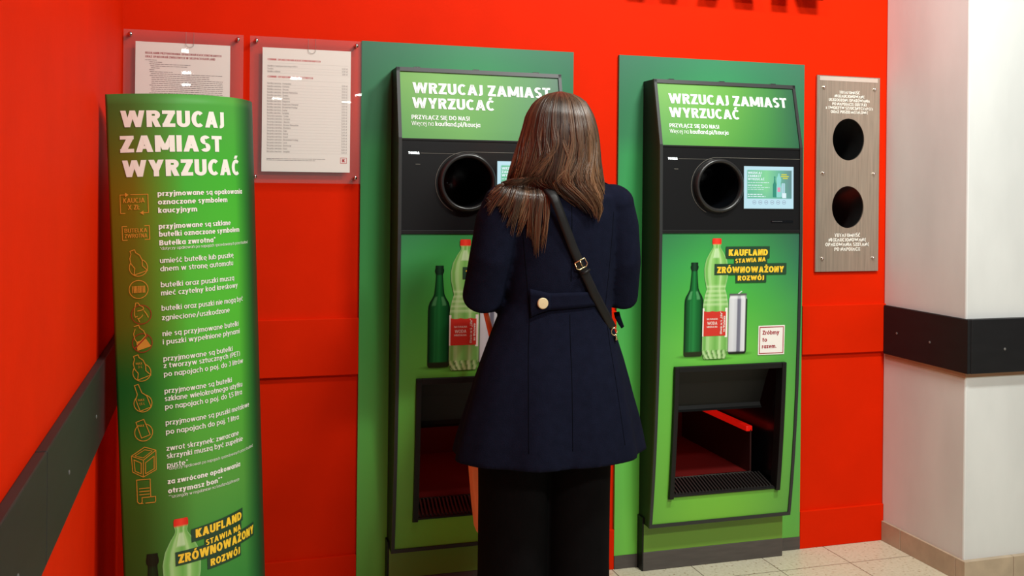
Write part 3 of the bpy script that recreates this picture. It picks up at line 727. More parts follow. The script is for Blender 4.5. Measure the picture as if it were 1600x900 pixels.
# ------------------------------------------------------------------ steel disposal plate
t = thing('steel_plate', 'brushed steel wall plate with two round drop holes beside the white pillar', 'disposal plate', (2.463, 0, 1.107))
PX0, PX1, PZ0, PZ1 = 2.314, 2.612, 1.107, 1.898
mb = MB(); HOLES = ((2.464, 1.642), (2.464, 1.3675)); RX, RZ = .0745, .0850; bands = ((1.505, PZ1), (PZ0, 1.505))
for (cx, cz), (z0, z1) in zip(HOLES, bands):
    N = 64; rings = []
    for y in (-.006, 0.0):
        ri, ro = [], []
        for k in range(N):
            a = 2 * PI * k / N; dx, dz = math.cos(a), math.sin(a); q = []
            if dx > 1e-6: q.append((PX1 - cx) / dx)
            if dx < -1e-6: q.append((PX0 - cx) / dx)
            if dz > 1e-6: q.append((z1 - cz) / dz)
            if dz < -1e-6: q.append((z0 - cz) / dz)
            l = min(q); ri.append(mb.vert((cx + RX * dx - 2.463, y, cz + RZ * dz - 1.107))); ro.append(mb.vert((cx + l * dx - 2.463, y, cz + l * dz - 1.107)))
        for k in range(N): mb.face((ri[k], ro[k], ro[(k + 1) % N], ri[(k + 1) % N]))
        for px, pz in ((PX0, z0), (PX0, z1), (PX1, z0), (PX1, z1)):
            k = int((math.atan2(pz - cz, px - cx) % (2 * PI)) / (2 * PI) * N)
            mb.face((ro[k], mb.vert((px - 2.463, y, pz - 1.107)), ro[(k + 1) % N]))
        rings.append(ri)
    for k in range(N): mb.face((rings[0][k], rings[0][(k + 1) % N], rings[1][(k + 1) % N], rings[1][k]))
mb.box(PX0 - 2.463, PX0 - 2.463 + .0005, -.006, 0, 0, PZ1 - PZ0); mb.box(PX1 - 2.4635, PX1 - 2.463, -.006, 0, 0, PZ1 - PZ0); mb.box(PX0 - 2.463, PX1 - 2.463, -.006, 0, PZ1 - PZ0 - .0005, PZ1 - PZ0)
pl = mb.build('plate', M_STEEL, t); pl.location.y = -.005
mb = MB(); mb.box(PX0 - 2.45, PX1 - 2.476, -.005, 0, .01, 1.27 - 1.107); mb.box(PX0 - 2.45, 2.37 - 2.463, -.005, 0, .163, .633); mb.box(2.56 - 2.463, PX1 - 2.476, -.005, 0, .163, .633); mb.build('backing', M_BLACK, t)
boxes('top_flange', [(PX0 - 2.463 + .012, PX1 - 2.463 - .012, -.0125, -.011, .770, .787)], mat('bright_steel', (226, 216, 204), .3, metal=.5), t)
M_CHUTE = mat('dark_steel_chute', (30, 31, 31), .34, metal=.0, noise=.2, nscale=12)
for cx, cz in HOLES:
    mb = MB(); pr = [(1.0, .001), (1.0, .10), (1.0, .22), (.9, .35), (.02, .35)]
    rings = [[(cx - 2.463 + RX * r * 1.02 * math.cos(2 * PI * k / 48), -.005 + h, cz - 1.107 + RZ * r * 1.02 * math.sin(2 * PI * k / 48) - h * .5) for k in range(48)] for r, h in pr]
    mb.loft(rings, cap0=False); mb.build('chute_tube', M_CHUTE, t, smooth=True)
for x in (-.118, .122):
    for z in (.053, .397, .742):
        mb = MB(); mb.lathe([(.0065, -.011), (.0065, -.015), (.005, -.0185), (.0005, -.0195)], 16, 0, (x, 0, z), 'y'); mb.build('bolt', M_CHROME, t, smooth=True)
mb = MB(); f = lambda x, z: (x - 2.463, -.0117, z - 1.107)
for txt, wd, z in (('TUTAJ UMIEŚĆ', .097, 1.8265), ('NIEKAUCJONOWANE', .141, 1.8106), ('USZKODZONE OPAKOWANIA', .194, 1.7947), ('PO NAPOJACH: BUTELKI', .162, 1.7788), ('z TWORZYW SZTUCZNYCH (PET)', .222, 1.7629), ('ORAZ PUSZKI METALOWE', .175, 1.747)):
    text(mb, txt, 2.466 - wd / 2, 2.466 + wd / 2, z, .0118, .21, f)
mb.build('upper_lettering', M_INKW, t); mb = MB()
for txt, wd, z in (('TUTAJ UMIEŚĆ', .122, 1.2465), ('NIEKAUCJONOWANE', .176, 1.2278), ('OPAKOWANIA SZKLANE', .206, 1.2091), ('PO NAPOJACH', .122, 1.1904)):
    text(mb, txt, 2.463 - wd / 2, 2.463 + wd / 2, z, .0142, .22, f)
mb.build('lower_lettering', M_INKW, t)

# ------------------------------------------------------------------ acrylic notice holders with their sheets
HOLD = ((-.284, .091, 'clear acrylic notice holder behind the green totem in the corner'), (.112, .486, 'clear acrylic notice holder between the totem and the first machine'))
for i, (x0, x1, lab) in enumerate(HOLD):
    t = thing('notice_holder', lab, 'notice holder', (x0, 0, 1.437), 'acrylic notice holders on the wall'); W = x1 - x0
    boxes('back_pane', [(0, W, -.0215, -.0185, 0, .493)], M_ACRYL, t)
    b = MB(); b.box(0, W, -.0265, -.0235, 0, .493); b.build('front_pane', M_ACRYL, t)
    mb = MB(); cx = W * .545
    mb.tube([(cx + .012, -.0267, .493), (cx + .012, -.0267, .452)] + [(cx + .012 * math.cos(rad(a)), -.0267, .452 + .009 * math.sin(rad(a))) for a in range(0, -181, -20)] + [(cx - .012, -.0267, .493)], .0006, 5)
    mb.build('thumb_notch', M_LINE, t)
    for x in (.020, W - .019):
        for z in (.021, .477):
            mb = MB(); mb.lathe([(.0005, -.033), (.0065, -.0325), (.007, -.03), (.007, -.0268)], 18, 0, (x, 0, z), 'y'); mb.lathe([(.006, -.0183), (.006, 0)], 14, 0, (x, 0, z), 'y')
            mb.build('standoff_bolt', M_CHROME, t, smooth=True)
def notice(x0, z0, z1, lab, wd=.296):
    o = boxes('notice_sheet', [(x0, x0 + wd, -.0232, -.0226, z0, z1)], M_PAPER); tag(o, lab, 'notice', 'printed notices in acrylic holders'); return o
o = notice(-.2475, 1.475, 1.892, 'white sheet of rules in the holder behind the totem')
f = lambda x, z: (x, -.02335, z)
mb = MB(); X = -.2175
text(mb, 'REGULAMIN PRZYJMOWANIA OPAKOWAŃ KAUCJONOWANYCH', X, .020, 1.8525, .0072, .19, f); text(mb, 'ORAZ OPAKOWAŃ ZWROTNYCH W SKLEPACH KAUFLAND', X, .001, 1.8405, .0072, .19, f)
mb.build('heading', M_INKMAR, o)
mb = MB(); z = 1.832; rnd = random.Random(3); first = [(0, .035), (.013, .052), (.013, .14), (.016, .13), (.018, .045), (.013, .03), (.014, .085)]
for k in range(52):
    a, l = first[k] if k < len(first) else (rnd.choice((.014, .018, .02, .02)), rnd.choice((.243, .243, .243, .05, .13, .2)))
    x = a
    while x < l:
        wd = rnd.uniform(.004, .016); prect(mb, X + x, X + min(x + wd, l), z, z + .0018, f); x += wd + .0016
    z -= .0063
mb.build('small_print', M_INKGREY, o)
o = notice(.153, 1.4755, 1.8935, 'white price list in the holder beside the first machine')
X = .153 + .0165; mb = MB(); text(mb, 'CENNIK OPAKOWAŃ KAUCJONOWANYCH', X, X + .176, 1.8505, .0066, .18, f); mb.build('heading', M_INKR, o); mb = MB(); text(mb, 'CENNIK OPAKOWAŃ ZWROTNYCH', X, X + .151, 1.7925, .0066, .18, f); mb.build('heading', M_INKR, o)
mb = MB(); ml = MB(); rows = [(1.8295, 'Butelka z tworzyw sztucznych (PET)', '0,50 zł'), (1.8200, 'Puszka', '0,50 zł'), (1.8105, 'Butelka szklana', '1,00 zł')]
br = ['Kompania', 'Fortuna', 'Okocim', 'Browar Namysłów', 'Żywiec', 'Racibórz', 'Książęca', 'Bojanowo Piwowar', 'Browarnia Prasłup', 'Lwów', 'Jurajskie', 'Tyskie', 'Fortuna', 'Okocim', 'Browar Namysłów', 'Racibórz', 'Żubr', 'Karmi', 'Kozel', 'Browarnia Prasłup', 'Lech', 'Kormoran', 'Piast', 'Jurajskie']
for k, n in enumerate(br): rows.append((1.7705 - k * .0100, ('Butelka' if k < 11 else 'Skrzynka') + ' zwrotna - ' + n, '0,50 zł' if k < 11 else '5,00 zł'))
for z, a, c in rows:
    text(mb, a, X, None, z, .0058, .11, f); text(mb, c, .419, .4375, z, .0055, .11, f); prect(ml, X, .442, z - .0022, z - .0018, f)
for z in (1.842, 1.785): prect(ml, X, .442, z, z + .0006, f)
for z, l in ((1.5185, .195), (1.5135, .163)):
    x = 0
    while x < l: wd = rnd.uniform(.005, .016); prect(mb, X + x, X + min(l, x + wd), z, z + .0016, f); x += wd + .0015
mb.build('price_rows', M_INKGREY, o); ml.build('ruled_lines', mat('pale_grey_print', (190, 190, 186), .7), o)
mb = MB(); pline(mb, [(.417, 1.507), (.4375, 1.507), (.4375, 1.5255), (.417, 1.5255)], .0016, f, closed=True); text(mb, 'K', .4225, .4325, 1.511, .0105, .28, f); mb.build('logo', M_INKR, o)

# ------------------------------------------------------------------ cardboard totem leaning in the corner
TO = Vector((-.11498, -.42299, .0)); TA = Vector((-.044556, .013654, .998914)); PSI = rad(3.1418)
tx_ = Vector((math.cos(PSI), math.sin(PSI), 0)); tx_ = (tx_ - TA * tx_.dot(TA)).normalized(); ty_ = TA.cross(tx_)
t = thing('cardboard_totem', 'tall curved green cardboard totem with white text leaning in the left corner', 'totem')
TM = Matrix((tx_, ty_, TA)).transposed().to_4x4(); TM.translation = TO; t.matrix_world = TM
def TR(z): return .28322 + (z) * .008
F0, F1 = -19.5, 99.0
def tot(off):
    def f(ph, z):
        r = TR(z) + off; a = rad(ph); return (r * math.sin(a), -r * math.cos(a), z)
    return f
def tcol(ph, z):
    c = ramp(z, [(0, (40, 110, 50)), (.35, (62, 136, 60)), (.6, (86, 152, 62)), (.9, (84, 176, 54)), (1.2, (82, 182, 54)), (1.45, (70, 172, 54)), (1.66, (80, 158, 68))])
    lft = ramp(z, [(0, (40, 66, 24)), (.55, (60, 92, 28)), (.7, (62, 108, 34)), (.9, (34, 96, 36)), (1.05, (92, 98, 22)), (1.4, (120, 104, 20)), (1.66, (70, 110, 50))])  # browner left side: red bounce from the wall painted into the print
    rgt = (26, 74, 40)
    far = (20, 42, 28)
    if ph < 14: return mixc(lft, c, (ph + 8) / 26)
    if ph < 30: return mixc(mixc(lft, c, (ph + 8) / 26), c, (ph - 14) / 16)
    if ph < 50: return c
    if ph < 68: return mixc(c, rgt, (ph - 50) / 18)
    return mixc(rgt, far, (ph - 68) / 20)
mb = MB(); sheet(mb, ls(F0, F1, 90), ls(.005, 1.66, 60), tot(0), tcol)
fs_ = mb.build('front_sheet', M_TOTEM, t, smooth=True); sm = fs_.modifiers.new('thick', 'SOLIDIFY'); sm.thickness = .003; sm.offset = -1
A0 = Vector(tot(0)(F0, 0)); A1 = Vector(tot(0)(F1, 0)); ch = (A1 - A0).normalized(); nm = Vector((-ch.y, ch.x, 0))
mb = MB(); cols = []
rings = []
for z in (.005, .8, 1.645):
    p0 = Vector(tot(-.004)(F0 + .6, z)); p1 = Vector(tot(-.004)(F1 - .6, z)); q = []
    for k in range(25):
        s = k / 24; q.append(p0 + (p1 - p0) * s + nm * (.10 * 4 * s * (1 - s)))
    rings.append(q)
mb.loft(rings, cap0=False, cap1=False, close=False); bs = mb.build('back_sheet', M_CARD, t, smooth=True); sm = bs.modifiers.new('thick', 'SOLIDIFY'); sm.thickness = .003
f = tot(.0012); DEG = .29
mb = MB()
def tt(txt, p0, p1, z, cap, tk): text(mb, txt, p0, p1, z, cap, tk, f, maxw=2.5)
tt('WRZUCAJ', -12.4, 42.2, 1.5725, .0435, .245); tt('ZAMIAST', -13.0, 40.2, 1.507, .0435, .245); tt('WYRZUCAĆ', -12.4, 54.0, 1.443, .0435, .245)
mb.build('title', M_INKW, fs_); mb = MB()
for txt, p1, z, k in (('przyjmowane są opakowania', 56.1, 1.391, 1), ('oznaczone symbolem', 43.0, 1.369, 1), ('kaucyjnym', 23.8, 1.347, 1), ('przyjmowane są szklane', 45.0, 1.305, 1), ('butelki oznaczone symbolem', 52.3, 1.2845, 1), ('Butelka zwrotna*', 34.1, 1.2615, 1),
                      ('umieść butelkę lub puszkę', 46.5, 1.215, 0), ('dnem w stronę automatu', 46.0, 1.1935, 0), ('butelki oraz puszki muszą', 46.5, 1.1515, 0), ('mieć czytelny kod kreskowy', 49.3, 1.130, 0), ('butelki oraz puszki nie mogą być', 53.8, 1.090, 0), ('zgniecione/uszkodzone', 42.3, 1.065, 0),
                      ('nie są przyjmowane butelki', 49.1, 1.023, 0), ('i puszki wypełnione płynami', 49.9, 1.0015, 0), ('przyjmowane są butelki', 43.6, .957, 0), ('z tworzyw sztucznych (PET)', 49.6, .939, 0), ('po napojach o poj. do 3 litrów', 52.2, .9165, 0),
                      ('przyjmowane są butelki', 42.3, .872, 0), ('szklane wielokrotnego użytku', 50.9, .852, 0), ('po napojach o poj. do 1,5 litra', 50.4, .8305, 0), ('przyjmowane są puszki metalowe', 57.3, .7885, 0), ('po napojach do poj. 1 litra', 47.0, .7645, 0),
                      ('zwrot skrzynek: zwracane', 46.6, .721, 0), ('skrzynki muszą być zupełnie', 49.9, .701, 0), ('puste*', 14.6, .677, 0), ('za zwrócone opakowania', 47.0, .6335, 1), ('otrzymasz bon**', 33.7, .609, 1)):
    if z < .64 and txt[0] == 'z': mb.build('lettering', M_INKW, fs_); mb = MB()
    tt(txt, 4.0, p1, z, .0135, .21 if k else .155)
for txt, p1, z in (('*dotyczy opakowań po napojach sprzedawanych przez Kaufland', 61, 1.2495), ('*dotyczy opakowań po napojach sprzedawanych przez Kaufland', 60.1, .6705), ('**szczegóły w regulaminie na kaufland.pl/kaucja', 45.8, .596)): tt(txt, 4.2, p1, z, .0078, .1)
mb.build('lettering', M_INKW, fs_)
# orange icons
mb = MB(); LW = .0020
class Ic:
    """icon drawing space: centimetres around a centre on the totem"""
    def __init__(s, ph, z): s.ph = ph; s.z = z
    def __call__(s, x, z): return f(s.ph + math.degrees(x / .295), s.z + z)
def rot(pts, a): c, s = math.cos(rad(a)), math.sin(rad(a)); return [(x * c - y * s, x * s + y * c) for x, y in pts]
I = Ic(-7.25, 1.373); pline(mb, [(-.0345, .024), (-.0345, -.024), (.034, -.024), (.034, .024), (-.008, .024)], LW, I); pline(mb, [(-.0345, .024), (-.02, .024)], LW, I)
for s in (1, -1): mb.poly([I(s * -.022, s * .03), I(s * -.022, s * .018), I(s * -.013, s * .024)])
text(mb, 'KAUCJA', -.027, .026, .003, .0125, .15, I); text(mb, 'X ZŁ', -.016, .013, -.015, .0125, .15, I)
I = Ic(-7.0, 1.297); pline(mb, [(-.0335, .018), (-.0335, -.018), (.0335, -.018), (.0335, .018)], LW, I, closed=True); text(mb, 'BUTELKA', -.028, .028, .0015, .0105, .15, I); text(mb, 'ZWROTNA', -.028, .028, -.0125, .0105, .15, I)
bot = [(-.006, .038), (.006, .038), (.006, .030), (.013, .02), (.0145, .006), (.010, -.008), (.0175, -.024), (-.0175, -.024), (-.010, -.008), (-.0145, .006), (-.013, .02), (-.006, .030)]
wine = [(-.005, .042), (.005, .042), (.006, .018), (.0145, .006), (.0145, -.026), (-.0145, -.026), (-.0145, .006), (-.006, .018)]
canp = [(-.0105, .024), (.0105, .024), (.0115, -.02), (-.0115, -.02)]
def ring(I, cx=.002, cz=-.009, r=.0225, a0=-225, a1=45, m=0): pline(mb, circ(cx, cz, r, a0=a0, a1=a1), LW, I, m)
I = Ic(-6.8, 1.2155); ring(I, a0=-215, a1=60); pline(mb, rot(bot, 18), LW, I, closed=True)
I = Ic(-6.7, 1.1495); ring(I, 0, 0, .0235, 0, 360)
for k in range(9): prect(mb, -.016 + k * .0037, -.016 + k * .0037 + (.0026 if k % 3 else .0018), -.009, .009, I)
I = Ic(-6.4, 1.0875); ring(I, .003, -.004, .0245, 0, 360, 1)
for q in ([(-.013, .012), (-.010, .027), (-.004, .027), (0, .02), (.008, .016), (.009, .010), (.002, .007), (-.006, .006)], [(-.013, .012), (-.014, -.004), (-.012, -.01), (-.007, -.008)], [(.010, .006), (.016, -.003), (.020, -.012)], [(-.006, -.013), (-.002, -.022)], [(-.004, -.015), (.004, -.009), (.006, -.005)]): pline(mb, q, LW, I)
I = Ic(-6.4, 1.0185); ring(I, .003, -.009, .0245, 0, 360, 1); pline(mb, rot(bot[:5] + bot[-4:], 16), LW, I); mb.poly([I(*p) for p in rot([(-.013, -.002), (.012, -.002), (.0185, -.025), (-.0175, -.025)], 16)]); pline(mb, [(-.016, -.022), (.016, .009)], .003, lambda a, c: tot(.0016)(I.ph + math.degrees(a / .295), I.z + c), 1)
I = Ic(-7.0, .9415); ring(I, a0=-215, a1=60); pline(mb, rot(bot, 18), LW, I, closed=True); text(mb, 'MAX', -.012, .004, .012, .006, .12, I); text(mb, '3 L', -.008, .004, .003, .006, .12, I)
I = Ic(-7.0, .861); ring(I, a0=-225, a1=70); pline(mb, rot(wine, 18), LW, I, closed=True); text(mb, 'MAX', -.010, .006, -.003, .006, .12, I); text(mb, '1,5 L', -.008, .007, -.013, .006, .12, I)
I = Ic(-7.0, .784); ring(I, .001, -.008, .0225, -240, 75); pline(mb, rot(canp, 18), LW, I, closed=True); text(mb, 'MAX', -.011, .003, .007, .006, .12, I)
I = Ic(-7.2, .6985); pline(mb, [(-.031, .018), (.003, .039), (.031, .028), (-.001, .005)], LW, I, closed=True); pline(mb, [(-.022, .018), (.003, .032), (.022, .027), (-.001, .011)], LW * .8, I, closed=True)
pline(mb, [(-.031, .018), (-.029, -.024), (-.003, -.039), (.030, -.023), (.031, .028)], LW, I); pline(mb, [(-.001, .005), (-.003, -.039)], LW, I); pline(mb, [(-.025, .008), (-.023, -.022), (-.008, -.030), (-.007, -.002)], LW, I, closed=True); pline(mb, [(.004, -.002), (.003, -.031), (.025, -.02), (.026, .013)], LW, I, closed=True)
I = Ic(-7.2, .622); pline(mb, [(-.006, -.031), (-.015, -.031), (-.02, -.026), (-.02, .031), (.014, .031), (.014, -.016)], LW, I); pline(mb, [(.001, -.031), (.024, -.031), (.026, -.027), (.026, -.016), (-.008, -.016), (-.008, -.028), (-.012, -.031)], LW, I)
for z in (.008, .0, -.008): pline(mb, [(-.014, z), (.011, z)], LW, I)
mb.build('icon_print', [M_INKO, M_INKDR], fs_)
# bottles and slogan at its foot
fa = lambda off: (lambda s, z: tot(off)(math.degrees(s / .287), z))
mb = MB(); silhouette(mb, rad(-4.8) * .287, .085, .372, BEER, fa(.0008), lambda u, t: mixc(beer_col(u, t), (30, 22, 10), .72), 60, 14, .038); mb.build('bottle_picture', M_TOTEM, fs_)
mb = MB(); silhouette(mb, rad(9.9) * .287, .07, .468, PET, fa(.0010), pet_col, 80, 20, .052); mb.build('water_bottle_picture', M_TOTEM, fs_)
mb = MB()
prect(mb, 15, 47.8, .468, .503, tot(.0016), n=14, skew=.014); prect(mb, 22, 46.5, .438, .475, tot(.0014), n=12, skew=.008); prect(mb, 6.5, 58.5, .414, .451, tot(.0018), n=20, skew=.009); prect(mb, 23.3, 45.5, .385, .42, tot(.0014), n=12, skew=.003)
sl = mb.build('slogan_bar', M_INKG, fs_); mb = MB()
def tk(a, s): return lambda ph, z: tot(.0028)(ph, z + (ph - a) * s)
text(mb, 'KAUFLAND', 17.2, 46.5, .478, .0225, .25, tk(17, .0003), maxw=2.5); text(mb, 'STAWIA NA', 22.6, 45.6, .4505, .0155, .22, tk(22, .0004), maxw=2.5); text(mb, 'ZRÓWNOWAŻONY', 7.9, 57.6, .4205, .0235, .25, tk(8, .00018), maxw=2.5); text(mb, 'ROZWÓJ', 24.9, 44.4, .392, .019, .25, tk(25, .00015), maxw=2.5)
mb.build('lettering', M_INKY, sl)

# ------------------------------------------------------------------ the woman
M_SKIN = mat('skin', (214, 164, 138), .5)
M_COAT = mat('navy_wool', (17, 20, 35), .9, spec=.05, noise=.14, nscale=40, bump=.25, bscale=420)
M_SEAM = mat('navy_seam_shadow', (8, 10, 18), .95, spec=.05)
M_TROUS = mat('black_cloth', (12, 11, 12), .9, spec=.05, noise=.15, nscale=20)
M_SHOE = mat('black_leather', (18, 17, 17), .4)
M_GOLD = mat('pale_gold', (224, 200, 150), .25, metal=.9)
M_STRAP = mat('black_strap_leather', (18, 17, 17), .5, spec=.3)
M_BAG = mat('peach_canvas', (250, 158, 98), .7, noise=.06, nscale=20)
M_EYE = mat('eye_white', (230, 228, 222), .3)

def remesh(name, mb, m, vox, parent, smooth=4):
    tmp = mb.build(name + '_raw', m); r = tmp.modifiers.new('r', 'REMESH'); r.mode = 'VOXEL'; r.voxel_size = vox; r.use_smooth_shade = True
    s = tmp.modifiers.new('s', 'SMOOTH'); s.iterations = smooth; s.factor = .5
    dg = bpy.context.evaluated_depsgraph_get(); me = bpy.data.meshes.new_from_object(tmp.evaluated_get(dg)); me.name = name
    bpy.data.objects.remove(tmp); me.materials.clear(); me.materials.append(m)
    me.polygons.foreach_set('use_smooth', [True] * len(me.polygons))
    o = bpy.data.objects.new(name, me); COL.objects.link(o)
    if parent is not None: o.parent = parent
    return o
def ering(cx, cy, z, a, b, n=40, fold=None, e=2.0):
    q = []
    for k in range(n):
        th = 2 * PI * k / n; co, si = math.cos(th), math.sin(th)
        r = (abs(co) ** e + abs(si) ** e) ** (-1 / e)
        s = 1 + (fold(th) if fold else 0)
        q.append((cx + a * r * s * co, cy + b * r * s * si, z))
    return q
YW = -.62
body = MB()
# head, face, neck, trunk, legs
HX, HY = 1.012, -.595
body.ellipsoid((HX, HY - .005, 1.615), (.073, .092, .098)); body.ellipsoid((HX, HY + .022, 1.565), (.058, .068, .078))
body.ellipsoid((HX, HY + .092, 1.565), (.013, .018, .018)); body.ellipsoid((HX, HY + .083, 1.585), (.009, .014, .028))
body.ellipsoid((HX, HY + .078, 1.532), (.023, .012, .006)); body.ellipsoid((HX, HY + .078, 1.523), (.021, .012, .006)); body.ellipsoid((HX, HY + .07, 1.502), (.022, .018, .016))
for s in (-1, 1): body.ellipsoid((HX + s * .074, HY, 1.578), (.008, .018, .03)); body.ellipsoid((HX + s * .03, HY + .07, 1.612), (.024, .014, .007))
body.loft([ering(HX, HY - .015, z, a, a * 1.02, 24) for z, a in ((1.56, .05), (1.5, .051), (1.45, .056), (1.40, .07))])
body.loft([ering(1.012, YW, z, a, b, 32) for z, a, b in ((1.45, .07, .06), (1.42, .13, .075), (1.38, .16, .09), (1.28, .15, .10), (1.1, .125, .09), (1.0, .15, .10), (.86, .175, .115), (.8, .165, .11))])
for x in (.888, 1.075): body.loft([ering(x + dx, YW + dy, z, a, a, 20) for z, a, dx, dy in ((.86, .075, 0, 0), (.7, .078, 0, 0), (.5, .056, 0, .01), (.3, .052, 0, 0), (.1, .035, 0, -.01), (.05, .038, 0, 0))]); body.ellipsoid((x, YW + .05, .035), (.038, .1, .028))
ARML = [(.85, -.62, 1.385), (.815, -.622, 1.32), (.788, -.625, 1.21), (.768, -.615, 1.105), (.815, -.50, 1.10), (.87, -.39, 1.105), (.888, -.345, 1.105)]
ARMR = [(1.168, -.62, 1.388), (1.192, -.622, 1.31), (1.207, -.625, 1.2), (1.212, -.615, 1.105), (1.195, -.50, 1.11), (1.175, -.39, 1.13), (1.17, -.345, 1.14)]
body.tube(ARML, [.046, .044, .040, .036, .034, .027, .025], 14); body.tube(ARMR, [.046, .044, .040, .036, .034, .027, .025], 14)
def hand(mb, wr, side, curl):
    x, y, z = wr
    mb.tube([(x, y - .01, z), (x, y + .025, z), (x, y + .06, z), (x, y + .082, z - .003)], [.024, .034, .037, .033], 14, flat=.42, ref=(1, 0, 0))
    for k, (dx, l) in enumerate(((-.028, .062), (-.0095, .07), (.0095, .066), (.027, .052))):
        dx *= side; a = 0; p = [(x + dx * .85, y + .06, z), (x + dx, y + .085, z - .002)]; py, pz = p[-1][1:]
        for s in (.42, .33, .25):
            a += curl * (1 + .06 * k); py += l * s * math.cos(a); pz -= l * s * math.sin(a); p.append((x + dx * 1.05, py, pz))
        mb.tube(p, [.0095, .0092, .0088, .0082, .0068], 10)
    mb.tube([(x - side * .02, y + .012, z - .002), (x - side * .04, y + .035, z - .012), (x - side * .046, y + .06, z - .024), (x - side * .038, y + .08, z - .034)], [.012, .0115, .010, .0075], 10)
hand(body, ARML[-1], -1, rad(52)); hand(body, ARMR[-1], 1, rad(24))
person = remesh('person', body, M_SKIN, .0045, None, 3)
tag(person, 'woman with long brown hair and navy coat, seen from behind at the machine', 'person')
for s in (-1, 1):
    b = MB(); b.ellipsoid((HX + s * .03, HY + .074, 1.592), (.012, .009, .0085), 14, 8); e = b.build('eye', M_EYE, person, True)
# trousers and shoes
b = MB()
for x, s in ((.868, -1), (1.066, 1)):
    b.loft([ering(x + dx, YW + dy, z, a, bb, 40, lambda th, z=z, s=s: .025 * math.cos(3 * th + s) * (1 - z)) for z, a, bb, dx, dy in ((.80, .11, .125, 0, 0), (.7, .106, .125, 0, 0), (.5, .103, .118, 0, 0), (.3, .103, .112, 0, 0), (.12, .106, .115, 0, 0), (.035, .108, .118, 0, 0))])
b.loft([ering(.967, YW, z, a, bb, 40) for z, a, bb in ((.95, .17, .11), (.86, .20, .13), (.78, .205, .128), (.74, .19, .12))])
remesh('trousers', b, M_TROUS, .007, person, 6)
for x in (.868, 1.066):
    b = MB(); b.loft([[(x + w_ * math.cos(2 * PI * k / 20), y, max(.0, h * .5 + h * .55 * math.sin(2 * PI * k / 20))) for k in range(20)] for y, w_, h in ((-.735, .02, .05), (-.72, .036, .07), (-.66, .042, .09), (-.58, .044, .085), (-.53, .046, .06), (-.48, .042, .045), (-.45, .022, .03))])
    b.build('shoe', M_SHOE, person, True)
# coat: one continuous shell
def fold(z):
    k = max(0, min(1, (1.02 - z) / .35))
    return lambda th: k * (.028 * math.cos(7 * th + .6) + .018 * math.cos(11 * th + 2.0)) - .05 * k * max(0, 1 - abs(((th - 1.5 * PI) + PI) % (2 * PI) - PI) / .12) * .25
coat = MB()
CR = [(1.49, 1.022, .066, .066), (1.466, 1.022, .088, .078), (1.448, 1.018, .128, .088), (1.431, 1.014, .160, .094), (1.406, 1.012, .184, .102), (1.34, 1.012, .178, .114), (1.28, 1.012, .172, .116), (1.2, 1.01, .166, .115), (1.087, 1.004, .166, .112), (1.03, .992, .180, .120), (.96, .989, .206, .135), (.913, .988, .222, .148), (.85, .986, .241, .164), (.80, .985, .254, .174), (.738, .984, .272, .187), (.69, .982, .284, .196), (.645, .981, .294, .203), (.628, .981, .298, .204)]
coat.loft([ering(cx, YW + (.02 if z > 1.42 else 0), z, a, b_, 96, fold(z), 2.25 if z > 1.0 else 2.05) for z, cx, a, b_ in CR][::-1])
coat.tube(ARML[:-1], [.078, .073, .065, .061, .060, .053], 24); coat.tube(ARMR[:-1], [.074, .07, .062, .058, .057, .052], 24)
coat.ellipsoid((.850, -.62, 1.385), (.078, .078, .062)); coat.ellipsoid((1.17, -.62, 1.385), (.075, .078, .06))
coat.loft([ering(HX, HY - .015, z, a, a * 1.05, 40) for z, a in ((1.44, .088), (1.475, .074), (1.505, .068), (1.51, .06), (1.48, .056))])
CO = remesh('coat', coat, M_COAT, .006, person, 5)
bvh = BVHTree.FromObject(CO, bpy.context.evaluated_depsgraph_get())
def back(x, z, off=0., d=(0, 1, 0)):
    h = bvh.ray_cast(Vector((x, -2, z)), Vector(d))
    if h[0] is None:
        n = bvh.find_nearest(Vector((x, -.75, z))); return Vector(n[0]) + Vector((0, -off, 0))
    return Vector((x, h[0].y - off, z))
def patch(outline_lo, outline_hi, n, off, thick, name, m, parent, k=4):
    """raised strip of cloth lying on the back of the coat between two outlines"""
    rows = []
    for i in range(n + 1):
        s = i / n; q = []
        for pts in (outline_lo, outline_hi):
            ts = [p[0] for p in pts]; q.append((np.interp(s, [j / (len(pts) - 1) for j in range(len(pts))], ts), np.interp(s, [j / (len(pts) - 1) for j in range(len(pts))], [p[1] for p in pts])))
        rows.append([back(q[0][0] + (q[1][0] - q[0][0]) * j / k, q[0][1] + (q[1][1] - q[0][1]) * j / k, off) for j in range(k + 1)])
    mb = MB()
    ids = [[mb.vert(p) for p in r] for r in rows]
    for a, b_ in zip(ids[:-1], ids[1:]):
        for j in range(k): mb.face((a[j], b_[j], b_[j + 1], a[j + 1]))
    o = mb.build(name, m, parent, True); sm = o.modifiers.new('t', 'SOLIDIFY'); sm.thickness = thick; sm.offset = 1; return o
patch([(.93, 1.072), (1.0, 1.077), (1.09, 1.083)], [(.93, 1.122), (1.0, 1.124), (1.09, 1.124)], 20, .0015, .005, 'half_belt', M_COAT, CO)
patch([(.886, 1.052), (.905, 1.062), (.941, 1.075)], [(.886, 1.134), (.915, 1.128), (.941, 1.122)], 12, .004, .006, 'belt_tab', M_COAT, CO)
b = MB(); p = back(.9175, 1.0935, .0135); b.lathe([(.0005, -.0034), (.0145, -.003), (.0162, -.0012), (.0162, .004)], 24, 0, p, 'y'); b.build('button', mat('matt_gold', (222, 204, 160), .5, metal=.25), CO)
